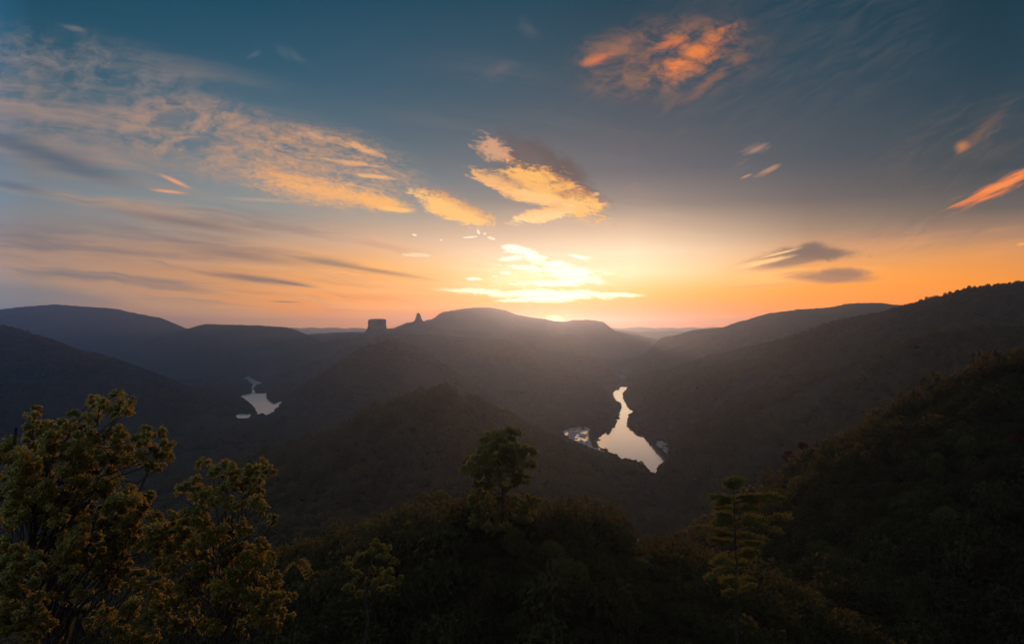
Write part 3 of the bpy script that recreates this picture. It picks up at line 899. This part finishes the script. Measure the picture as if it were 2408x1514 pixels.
# ---- canopy trees for the woods: four broad crowns of lumps, one sparse
def wood_crown(seed, n_leaf, size, kind=0):
    r = np.random.default_rng(seed)
    cs, rs = [], []
    nl = 9 if kind == 0 else 7
    for i in range(nl):
        a = 2 * math.pi * i / nl + r.random()
        q = (.62 if i < nl - 2 else .15) * (.8 + .4 * r.random())
        h = .52 + .3 * r.random() if i < nl - 2 else .95
        cs.append(np.array([math.cos(a) * q, math.sin(a) * q, h])); rs.append(.36 + .16 * r.random())
    if kind == 1:
        cs = [c * np.array([.7, .7, 1.35]) for c in cs]
    tot = sum(q * q for q in rs)
    V_, Q_ = leaf_cloud(cs, rs, [int(n_leaf * q * q / tot) for q in rs], size, seed, .8, .7, 1.6, .5)
    return V_, Q_

def mesh_vq(name, V_, Q_, mat, smooth=False):
    return grid_mesh(name, V_, Q_, mat, smooth)

protos_far = [bpy.data.objects.new('canopy_%d' % i, mesh_vq('far_canopy', *wood_crown(100 + i, 230, .26, 0 if i < 3 else 1), M_WOOD)) for i in range(4)]
protos_low = [bpy.data.objects.new('brush_%d' % i, mesh_vq('brush', *wood_crown(200 + i, 420, .17, 0), M_BRUSH)) for i in range(3)]
c_far = bpy.data.collections.new('canopy shapes')
c_low = bpy.data.collections.new('brush shapes')
for o in protos_far: c_far.objects.link(o)
for o in protos_low: c_low.objects.link(o)

def scatter(name, pts, size, rot, pick, coll):
    me = bpy.data.meshes.new(name)
    me.vertices.add(len(pts))
    me.vertices.foreach_set('co', np.ascontiguousarray(pts, np.float32).ravel())
    for an, dat, ty in (('size', size, 'FLOAT_VECTOR'), ('turn', rot, 'FLOAT_VECTOR'), ('pick', pick, 'INT')):
        at_ = me.attributes.new(an, ty, 'POINT')
        if ty == 'INT': at_.data.foreach_set('value', np.ascontiguousarray(dat, np.int32))
        else: at_.data.foreach_set('vector', np.ascontiguousarray(dat, np.float32).ravel())
    o = link(name, me, kind='stuff')
    g = bpy.data.node_groups.new(name, 'GeometryNodeTree')
    g.interface.new_socket('Geometry', in_out='INPUT', socket_type='NodeSocketGeometry')
    g.interface.new_socket('Geometry', in_out='OUTPUT', socket_type='NodeSocketGeometry')
    gi = g.nodes.new('NodeGroupInput'); go = g.nodes.new('NodeGroupOutput')
    ci = g.nodes.new('GeometryNodeCollectionInfo')
    ci.inputs['Collection'].default_value = coll
    ci.inputs['Separate Children'].default_value = True
    ci.inputs['Reset Children'].default_value = True
    ip = g.nodes.new('GeometryNodeInstanceOnPoints')
    ip.inputs['Pick Instance'].default_value = True
    def attr(nm, ty):
        a = g.nodes.new('GeometryNodeInputNamedAttribute')
        a.data_type = ty
        a.inputs['Name'].default_value = nm
        return a.outputs['Attribute']
    g.links.new(gi.outputs[0], ip.inputs['Points'])
    g.links.new(ci.outputs[0], ip.inputs['Instance'])
    g.links.new(attr('pick', 'INT'), ip.inputs['Instance Index'])
    g.links.new(attr('turn', 'FLOAT_VECTOR'), ip.inputs['Rotation'])
    g.links.new(attr('size', 'FLOAT_VECTOR'), ip.inputs['Scale'])
    g.links.new(ip.outputs[0], go.inputs[0])
    md = o.modifiers.new('trees', 'NODES')
    md.node_group = g
    return o

def sow(r0, r1, sp0, spk, a0=-38.5, a1=38.5, seed=5):
    r = np.random.default_rng(seed)
    xs, ys = [], []
    rr = r0
    while rr < r1:
        sp = max(sp0, spk * rr)
        n = max(1, int((math.radians(a1 - a0) * rr) / sp))
        a = np.radians(a0) + (np.arange(n) + r.random(n)) / n * math.radians(a1 - a0)
        q = rr + sp * (r.random(n) - .5) * 1.2
        xs.append(q * np.sin(a)); ys.append(q * np.cos(a))
        rr += sp
    return np.concatenate(xs), np.concatenate(ys)

def clear_of_water(x, y, z, h):
    """true where neither the trunk nor the view over its crown covers open water"""
    ok = np.ones(x.shape, bool)
    k2 = -WATER / np.maximum(-(z + h), 40)
    for poly in WATERS:
        ok &= ~inside(x, y, poly)
        ok &= ~inside(x * k2, y * k2, poly)
    for poly in PUDDLES:
        for f_ in (.4, .8, 1.5):
            k3 = -WATER / np.maximum(-(z + h * f_), 40)
            ok &= ~inside(x * k3, y * k3, poly)
    for poly in (BAR_A, BAR_B):
        ok &= ~inside(x * 1.012, y * 1.012, poly)
        ok &= ~inside(x, y, poly)
    return ok

wx_, wy_ = sow(260, 4700, 8.2, .0022)
wz_, ww_ = ground(wx_, wy_, True)
r_ = np.random.default_rng(11)
crown = 6.0 + 3.2 * r_.random(len(wx_)) ** 1.5 + 2.0 * fbm(wx_, wy_, 160, 71, 2)     # crown radius
crown = np.clip(crown, 3.6, 11)
dens = fbm(wx_, wy_, 300, 77, 4)
flatland = wz_ < WATER + 22
keep = np.where(flatland, dens > -0.03 + .18 * r_.normal(size=len(wx_)), dens > -0.42 + .1 * r_.normal(size=len(wx_)))
keep &= ((ww_ < 0) & (np.hypot(wx_, wy_) > 330)) | np.isin(ww_, [i for i, h in enumerate(HILLS) if h[4]])
keep &= (np.hypot(wx_, wy_) > 330)
keep &= clear_of_water(wx_, wy_, wz_, crown * 1.0)
# the nearest, largest ones become trees of their own (below)
dist = np.hypot(wx_, wy_)
# ------------------------------------------------------------------ single forest trees
bearing = CX + F * wx_ / wy_
drop = HY - F * (wz_ + crown) / wy_
inview = (bearing > -20) & (bearing < 2428) & (drop < 1520)

# line-of-sight test against the sheet: horizon angle grown outwards along each bearing
TANZ = np.maximum.accumulate(np.where(RD < 12, -9.0, GZ / RD), axis=0)
def seen(x, y, z):
    a = np.degrees(np.arctan2(x, y)); d = np.hypot(x, y)
    ia = np.clip(np.searchsorted(az, a), 0, len(az) - 1)
    ir = np.clip(np.searchsorted(rad, d * .985) - 1, 0, len(rad) - 1)
    return z / d >= TANZ[ir, ia]
vis = seen(wx_, wy_, wz_ + crown * 1.5)
keep &= seen(wx_, wy_, wz_ + crown * 4 + 10)

hi_crowns = [[mesh_vq('forest_crown', *wood_crown(300 + i, 1500, .13, 0 if i < 3 else 1), M_WOOD) for i in range(4)]]
def trunk_mesh(seed):
    r = np.random.default_rng(seed)
    ps = [limb((0, 0, -.35), (0, 0, .55), .055, .03, 5, .02, r)]
    for k in range(4):
        a = k * 1.6 + r.random()
        ps.append(limb((0, 0, .3 + .06 * k), (math.cos(a) * .5, math.sin(a) * .5, .75), .025, .008, 4, .04, r))
    return mesh_vq('forest_trunk', *tubes(ps, 5), M_BARK, True)
hi_trunks = [trunk_mesh(i) for i in range(4)]

def forest_tree(x, y, z, cr, j, rot, label, group):
    e = bpy.data.objects.new('forest_tree', None)
    COL.objects.link(e)
    e.location = (x, y, z)
    e.rotation_euler = (0, 0, rot)
    e.scale = (cr, cr, cr * 1.1)
    e.empty_display_size = .3
    e['label'] = label; e['category'] = 'tree'; e['group'] = group
    for nm, me in (('crown', hi_crowns[0][j]), ('trunk', hi_trunks[j])):
        c = bpy.data.objects.new(nm, me); COL.objects.link(c); c.parent = e

zones = [
 # group, label, hills, distance range, how many
 ('trees on the near pointed hill', 'dark round-crowned forest tree on the near pointed hill below the lookout', [13], (700, 1500), 120),
 ('trees along the river bend', 'dark bank-side tree edging the pale river bend', None, (1450, 2600), 46),
 ('trees on the dark slope facing the river', 'dark forest tree on the broad slope facing the river bend', [15], (1000, 1600), 70),
 ('trees on the valley shoulder', 'dark low-crowned forest tree on the shaded shoulder just below the lookout', [17], (330, 640), 60),
]
single = np.zeros(len(wx_), bool)
for gname, lab, hs, (d0, d1), n in zones:
    ok = keep & inview & vis & ~single & (dist > d0) & (dist < d1)
    if hs is None:
        sd = np.full(len(wx_), 400.0)
        q = np.where(ok)[0]
        sd[q] = np.minimum(edge_dist(wx_[q], wy_[q], RIVER), 400)
        ok &= sd < 40
        score = sd + dist * .02
    else:
        ok &= np.isin(ww_, hs)
        score = dist / crown
    q = np.where(ok)[0]
    q = q[np.argsort(score[q])][:n]
    for i in q:
        single[i] = True
        forest_tree(wx_[i], wy_[i], wz_[i], crown[i], int(r_.integers(0, 4)), r_.random() * 6.28, lab, gname)

m = keep & ~single & (bearing > -120) & (bearing < 2530)
n = int(m.sum())
sz = np.stack([crown[m] * (0.85 + .3 * r_.random(n)), crown[m] * (.85 + .3 * r_.random(n)), crown[m] * (.8 + .6 * r_.random(n))], 1)
rt = np.stack([np.zeros(n), np.zeros(n), r_.random(n) * 6.28], 1)
scatter('forest', np.stack([wx_[m], wy_[m], wz_[m] - crown[m] * .15], 1), sz, rt, r_.integers(0, 4, n), c_far)

# brush on the lookout slope and on the mounds close by
bx, by = sow(24, 345, 1.9, .0105, -42, 42, 15)
bz, bw = ground(bx, by)
n = len(bx)
br = (1.3 + 1.5 * r_.random(n) ** 2 + 1.0 * fbm(bx, by, 22, 31, 2)) * np.clip(np.hypot(bx, by) / 110, .55, 1.9)
br = br * (1 + .9 * (r_.random(n) < .12) * (np.hypot(bx, by) > 100))
br = np.clip(br, .6, 6.5)
kb = seen(bx, by, bz + 4)
# brush left out along this sight line so that the stream below shows
gap = (np.abs(bx / by - (1494 - CX) / F) < .028) & (by > 140) & (HY - F * (bz + 1.3 * br) / by < 1290)
kb &= ~gap
n = int(kb.sum())
scatter('undergrowth', np.stack([bx[kb], by[kb], bz[kb] - .2 * br[kb]], 1), np.stack([br[kb], br[kb], br[kb] * (.7 + .8 * r_.random(n))], 1),
        np.stack([np.zeros(n), np.zeros(n), r_.random(n) * 6.28], 1), r_.integers(0, 3, n), c_low)

# bushes that stand out of the brush, each one by itself
bush_kinds = []
for i in range(5):
    mt = (M_OLIVE, M_DULL, M_OLIVE, M_RED, M_DULL)[i]
    cr_ = mesh_vq('bush_crown', *wood_crown(400 + i, 2200, .11, 0 if i % 2 else 1), mt)
    rr_ = np.random.default_rng(500 + i)
    st = mesh_vq('bush_stem', *tubes([limb((rr_.normal(0, .05), rr_.normal(0, .05), -.3), (math.cos(k_) * .5, math.sin(k_) * .5, .75), .03, .008, 5, .04, rr_) for k_ in np.arange(0, 6.2, 1.1)], 5), M_BARK, True)
    bush_kinds.append((cr_, st))
def bush(x, y, z, r, j, label, group):
    e = bpy.data.objects.new('bush', None); COL.objects.link(e)
    e.location = (x, y, z - .1); e.rotation_euler = (0, 0, rf0.random() * 6.28)
    e.scale = (r * rf0.uniform(.8, 1.2), r * rf0.uniform(.8, 1.2), r * rf0.uniform(.8, 1.5))
    e['label'] = label; e['category'] = 'bush'; e['group'] = group
    for nm, me in (('crown', bush_kinds[j][0]), ('stem', bush_kinds[j][1])):
        c = bpy.data.objects.new(nm, me); COL.objects.link(c); c.parent = e
rf0 = np.random.default_rng(88)
bb = CX + F * bx / by; bd = HY - F * (bz + 3) / by
for who_, n_, rlo, rhi, lab, grp in ((18, 46, 2.2, 4.6, 'shaggy dark bush rising from the brush on the rounded mound', 'bushes on the rounded mound'),
                                     (16, 46, 2.6, 6.0, 'shaggy brownish bush on the steep dark slope beside the mound', 'bushes on the steep near slope')):
    q = np.where((bw == who_) & kb & (bb > 0) & (bb < 2408) & (bd < 1490) & seen(bx, by, bz + 1.5))[0]
    rf0.shuffle(q)
    for i in q[:n_]:
        bush(bx[i], by[i], bz[i], rf0.uniform(rlo, rhi), int(rf0.choice(5, p=[.3, .27, .25, .06, .12])), lab, grp)

# ------------------------------------------------------------------ foreground trees
def tree_root(name, loc, label, cat='tree', **kw):
    e = bpy.data.objects.new(name, None)
    COL.objects.link(e)
    e.location = loc
    e.empty_display_size = .5
    e['label'] = label; e['category'] = cat
    for k_, v_ in kw.items(): e[k_] = v_
    return e

def gz(x, y):
    return float(ground(np.array([x]), np.array([y]))[0][0])

def clump_tree(name, label, zx, zy, zs, clumps, Y, mat, leaf, per, trunk_px, fork, spread, seed, trunk_r, leaf_kw={}, cat='tree', limb_r=.35):
    """a tree whose leaf clumps were surveyed as (x, y, r); depth is spread about the trunk"""
    r = np.random.default_rng(seed)
    tx = at(zx + trunk_px * zs, HY, Y)[0]
    base = np.array([tx, Y, gz(tx, Y)])
    e = tree_root(name, base, label, cat)
    cs, rs, ns = [], [], []
    for (X_, Y_, R_) in clumps:
        c_ = at(zx + X_ * zs, zy + Y_ * zs, Y)
        ra = R_ * zs / F * Y
        c_ = c_ + np.array([0, r.uniform(-spread, spread), 0])
        # keep the bearing when the clump sits nearer or farther
        c_[0] *= c_[1] / Y; c_[2] *= c_[1] / Y
        cs.append(c_ - base); rs.append(ra); ns.append(int(per * (R_ * zs) ** 2 / 100))
    ns = [int(q * 3.0) for q in ns]
    V_, Q_ = leaf_cloud(cs, rs, ns, leaf, seed, **leaf_kw)
    cr = link('crown', mesh_vq('crown', V_, Q_, mat), e)
    top = max(q[2] for q in cs)
    f = np.array([0, 0, fork * top])
    paths = [limb((0, 0, -.4), f, trunk_r, trunk_r * .75, 8, .012, r)]
    lead = np.array([0, 0, .9 * top]) + r.normal(0, .03 * top, 3)
    paths.append(limb(f, lead, trunk_r * .75, trunk_r * .2, 8, .02, r))
    for c_ in cs:
        t = np.clip((c_[2] - f[2]) / (lead[2] - f[2] + 1e-6) - .25 - .2 * r.random(), 0, .9)
        s_ = f + (lead - f) * t
        paths.append(limb(s_, c_, trunk_r * limb_r * (1 - .6 * t), trunk_r * .06, 7, .035, r, .05))
    tr = link('trunk', mesh_vq('trunk', *tubes(paths, 7), M_BARK, True), e)
    return e, cs, rs

ZA = (0.0, 882.0, .4173)
A = [(560,140,60),(640,160,75),(700,180,60),(750,140,25),(665,100,30),(500,150,32),(650,225,30),(705,205,28),(205,190,36),(190,225,40),(180,275,42),(225,310,60),
 (330,280,80),(430,260,70),(520,240,58),(160,320,40),(330,380,110),(450,360,100),(200,400,90),(60,430,80),(30,400,40),(600,370,80),(690,350,70),(800,350,70),(905,320,42),
 (925,390,52),(950,455,36),(870,440,66),(750,430,85),(100,520,110),(250,520,120),(400,500,110),(520,480,100),(620,480,90),(840,500,50),(905,520,34),
 (100,650,110),(250,660,110),(420,620,110),(560,620,90),(650,700,90),(750,690,80),(850,680,56),(60,780,90),(330,780,100),(470,760,100),(600,800,100),(720,820,90),
 (340,900,60),(480,920,110),(620,930,100),(760,900,90),(600,1030,110),(420,1050,110)]
rf = np.random.default_rng(77)
def fill(x0, x1, y0, y1, step, rr, test):
    out = []
    for X_ in np.arange(x0, x1, step):
        for Y_ in np.arange(y0, y1, step):
            a, b = X_ + rf.uniform(-.4, .4) * step, Y_ + rf.uniform(-.4, .4) * step
            if test(a, b): out.append((a, b, rr * rf.uniform(.7, 1.2)))
    return out
A += fill(0, 960, 560, 1500, 125, 66, lambda a, b: b > 560 + .35 * max(a - 400, 0))
KW = dict(flat=.85, shell=.2, aspect=2.0, upbias=.5, tufts=11)
clump_tree('broadleaf_tree', 'largest broadleaf tree with gold-lit leaves filling the lower left corner', *ZA, A, 32.0, M_GOLD, .15, 34, 330, .35, 2.2, 21, .26, KW)
B = [(1140,500,36),(1230,540,66),(1310,530,46),(1330,590,80),(1430,550,56),(1485,505,52),(1520,540,38),(1450,620,66),(1080,630,60),(1150,660,76),(1010,655,26),(1250,680,76),(1330,720,50),
 (1450,720,48),(1490,760,42),(1540,810,36),(1000,790,56),(1100,800,70),(1150,770,56),(1300,870,66),(1380,860,56),(1230,900,70),(1130,900,80),(1020,900,70),(950,850,76),(870,870,76),
 (900,960,80),(1000,1000,90),(1200,1020,80),(1300,1000,70),(1400,1000,66),(1470,950,46),(1520,1040,46),(1420,1100,76),(1300,1120,70),(1500,1180,76),(1560,1120,40),(1400,1250,80),
 (1560,1260,56),(1640,1240,44),(1500,1320,80),(1250,1200,80),(1100,1150,90),(1600,1340,50)]
B += fill(880, 1620, 960, 1500, 115, 58, lambda a, b: b > 980 and a < 1500 + .15 * (b - 900))
clump_tree('broadleaf_tree', 'smaller broadleaf tree with ragged gold crown right of the big one', *ZA, B, 29.0, M_GOLD, .14, 36, 1180, .45, 1.5, 22, .17, KW)
C_ = [(80,1010,76),(170,1040,56),(60,1110,90),(220,1080,40),(100,1260,110),(210,1290,86),(60,1380,110),(190,1430,90),(30,1180,80),(260,1380,60)]
clump_tree('shrub', 'low gold-leaved shrub at the bottom left edge under the big tree', *ZA, C_, 25.0, M_GOLD, .14, 32, 110, .3, .8, 23, .07, KW, 'shrub')

# the drooping spray of long leaflets beside the smaller tree
def spray_plant():
    r = np.random.default_rng(5)
    Y = 27.0
    c_ = at(ZA[0] + 1668 * ZA[2], ZA[1] + 1050 * ZA[2], Y)
    base = np.array([c_[0] - .35, Y, gz(c_[0] - .35, Y)])
    e = tree_root('sapling', base, 'thin sapling topped by a drooping fan of long narrow leaflets', 'sapling')
    hub = c_ - base
    paths = [limb((0, 0, -.3), hub, .035, .012, 9, .01, r)]
    Vs, Qs, off = [], [], 0
    for k_ in range(15):
        a = r.uniform(-2.6, 1.0); L = r.uniform(.45, .8)
        dirx = math.cos(a); dz = math.sin(a) * .5 + .35
        dy = r.uniform(-.6, .6)
        n_ = 9
        t = np.linspace(0, 1, n_)
        px = hub[None] + np.stack([t * L * dirx, t * L * dy, t * L * dz - (t ** 2) * L * .75], 1)
        paths.append((px, np.linspace(.008, .003, n_)))
        for i in range(1, n_):
            for sgn in (-1, 1):
                d = np.array([dirx * .4, sgn * .5, -.35]) + r.normal(0, .2, 3); d[0] += sgn * .4
                d /= np.linalg.norm(d)
                l_ = .17 * (1 - .4 * t[i])
                s_ = np.cross(d, [0, 0, 1.0]); s_ /= np.linalg.norm(s_) + 1e-9
                q = px[i]
                Vs.append(np.array([q, q + d * l_ * .5 + s_ * .02, q + d * l_ - np.array([0, 0, .03]), q + d * l_ * .5 - s_ * .02]))
                Qs.append(np.arange(4) + off); off += 4
    link('crown', mesh_vq('crown', np.concatenate(Vs), np.array(Qs), M_GOLD), e)
    link('trunk', mesh_vq('trunk', *tubes(paths, 5), M_BARK, True), e)
spray_plant()

ZD = (718.6, 980.0, .3526)
D = [(1230,140,56),(1300,125,60),(1350,120,56),(1405,105,34),(1185,150,34),(1180,235,70),(1270,215,80),(1350,220,80),(1420,225,70),(1500,235,40),(1110,285,54),(1210,300,80),(1300,310,80),(1390,310,80),
 (1480,305,54),(1052,350,28),(1140,355,54),(1230,370,60),(1310,375,60),(1400,370,54),(1150,430,48),(1220,450,40),(1400,425,48),(1455,415,42),(1140,510,48),(1200,520,34),(1120,560,46),(1215,565,48),
 (1480,560,50),(1535,570,42),(1450,610,50),(1150,620,44),(1390,540,36),(1240,640,36),(1520,640,26),(1180,690,46),(1420,680,50),(1300,560,40),(1340,470,40),(1290,650,50),(1370,620,50),(1460,700,46),(1120,700,40),(1230,740,56),(1390,760,60),(1310,720,50),(1160,780,50),(1480,780,50)]
clump_tree('tall_tree', 'tall bushy tree with amber crown standing on the rounded mound in the middle', *ZD, D, 150.0, M_AMBER, .42, 230, 1315, .45, 3.6, 31, .34, dict(flat=.9, shell=.15, aspect=1.7, upbias=.7, tufts=12), 'tree', .22)
E = [(425,705,22),(410,740,14),(500,830,50),(545,870,36),(450,890,46),(520,930,50),(600,965,34),(480,1000,52),(560,1040,52),(340,930,42),(300,960,40),(330,1050,50),(450,1100,54),(600,1090,50),(300,1130,50),(520,1140,50),(380,1180,50)]
clump_tree('slim_tree', 'slim leaning tree with bare dark trunk and thin brown leaves at bottom', *ZD, E, 52.0, M_PINE, .2, 40, 402, .75, 1.6, 41, .13, dict(flat=.75, shell=.2, aspect=1.8, upbias=.5, tufts=6), 'tree', .2)
RD_ = [(960,230,50),(1050,200,60),(1150,220,54),(1050,290,70),(1000,370,54),(960,400,36),(1250,240,40),(1120,300,56),(920,250,30),(1200,260,46)]
ZP = (1502.6, 980.0, .376)
clump_tree('red_tree', 'rust-red leaved tree on the dark slope above the pine', *ZP, RD_, 330.0, M_RED, .75, 330, 1040, .35, 6, 51, .4, dict(flat=.7, shell=.2, aspect=1.6, upbias=.5, tufts=6))

# pine with layered, level branches
def pine():
    r = np.random.default_rng(61)
    Y = 72.0
    tx = at(ZP[0] + 612 * ZP[2], HY, Y)[0]
    base = np.array([tx, Y, gz(tx, Y)])
    e = tree_root('pine_tree', base, 'dark layered pine with level branches and golden tip')
    u_ = ZP[2] / F * Y
    def loc(X_, Y_):
        return at(ZP[0] + X_ * ZP[2], ZP[1] + Y_ * ZP[2], Y) - base
    top = loc(592, 385)
    paths = [limb((0, 0, -.4), (0, 0, top[2] * .6), .2, .14, 8, .004, r), limb((0, 0, top[2] * .6), top, .14, .02, 8, .006, r)]
    tiers = [(388, [-18, 22]), (395, [-75, 65, 20]), (420, [40, -30]), (500, [-165, 130, 200, -80]), (520, [300, 330, -120]), (560, [240, -110, 120]), (630, [-150, 190, 260, -90]), (660, [120, -130, 340]),
             (735, [-210, -120, 100, 170]), (790, [-120, 150]), (850, [-180, 150, 90]), (915, [-290, 90, -140]), (1010, [110, -90]), (1090, [-100, 130])]
    cs, rs, ns = [], [], []
    for Yt, arms in tiers:
        p0 = loc(604, Yt + 14)
        p0 = np.array([0, 0, p0[2]]) + top * np.array([1, 1, 0]) * np.clip((p0[2] / top[2] - .6) / .4, 0, 1)
        for dx in arms:
            dy = r.uniform(-.8, .8) * abs(dx) * u_
            end = p0 + np.array([dx * u_ * r.uniform(.75, 1.1), dy, r.uniform(-.16, .16) * abs(dx) * u_ + .1])
            pth, rad_ = limb(p0, end, .05, .012, 7, .02, r, .06)
            paths.append((pth, rad_))
            for q in range(2, 7):
                k_ = q / 6
                cs.append(pth[q] + np.array([0, 0, .08])); rs.append((.3 + .6 * r.random()) * (1.3 - .5 * k_)); ns.append(int(60 + 220 * r.random()))
    V_, Q_ = leaf_cloud(cs, rs, ns, .26, 62, flat=.5, shell=.1, aspect=4.5, upbias=.8, fold=.1)
    link('crown', mesh_vq('crown', V_, Q_, M_PINE), e)
    link('trunk', mesh_vq('trunk', *tubes(paths, 7), M_BARK, True), e)
pine()
# ------------------------------------------------------------------ air
HAZE_D = 0.000076
HAZE_G = 0.79
HAZE_C = (.41, .65, 1.0, 1)
def haze():
    m = bpy.data.materials.new("valley haze")
    m.use_nodes = True
    T = NT(m.node_tree); T.n.clear()
    out = T.new('ShaderNodeOutputMaterial')
    v = T.new('ShaderNodeVolumePrincipled')
    v.inputs['Color'].default_value = HAZE_C
    v.inputs['Density'].default_value = HAZE_D
    v.inputs['Anisotropy'].default_value = HAZE_G
    T.l.new(v.outputs[0], out.inputs['Volume'])
    me = bpy.data.meshes.new('haze')
    bm = bmesh.new()
    bmesh.ops.create_cube(bm, size=1.0)
    zt, zb = 262.0, -420.0
    for q in bm.verts:
        q.co = Vector((q.co.x * 36400, q.co.y * 36400, zb if q.co.z < 0 else zt))
    bm.to_mesh(me); bm.free()
    me.materials.append(m)
    link('haze', me, kind='stuff')
haze()
# ------------------------------------------------------------------ render settings
S.view_settings.view_transform = 'Standard'
S.view_settings.look = 'None'
S.view_settings.exposure = 0.0
S.view_settings.gamma = 1.0
S.view_settings.use_curve_mapping = False
cy = S.cycles
cy.max_bounces = 4
cy.diffuse_bounces = 2
cy.glossy_bounces = 2
cy.transmission_bounces = 2
cy.volume_bounces = 1
cy.transparent_max_bounces = 4
cy.use_denoising = True
cy.sample_clamp_indirect = 4.0
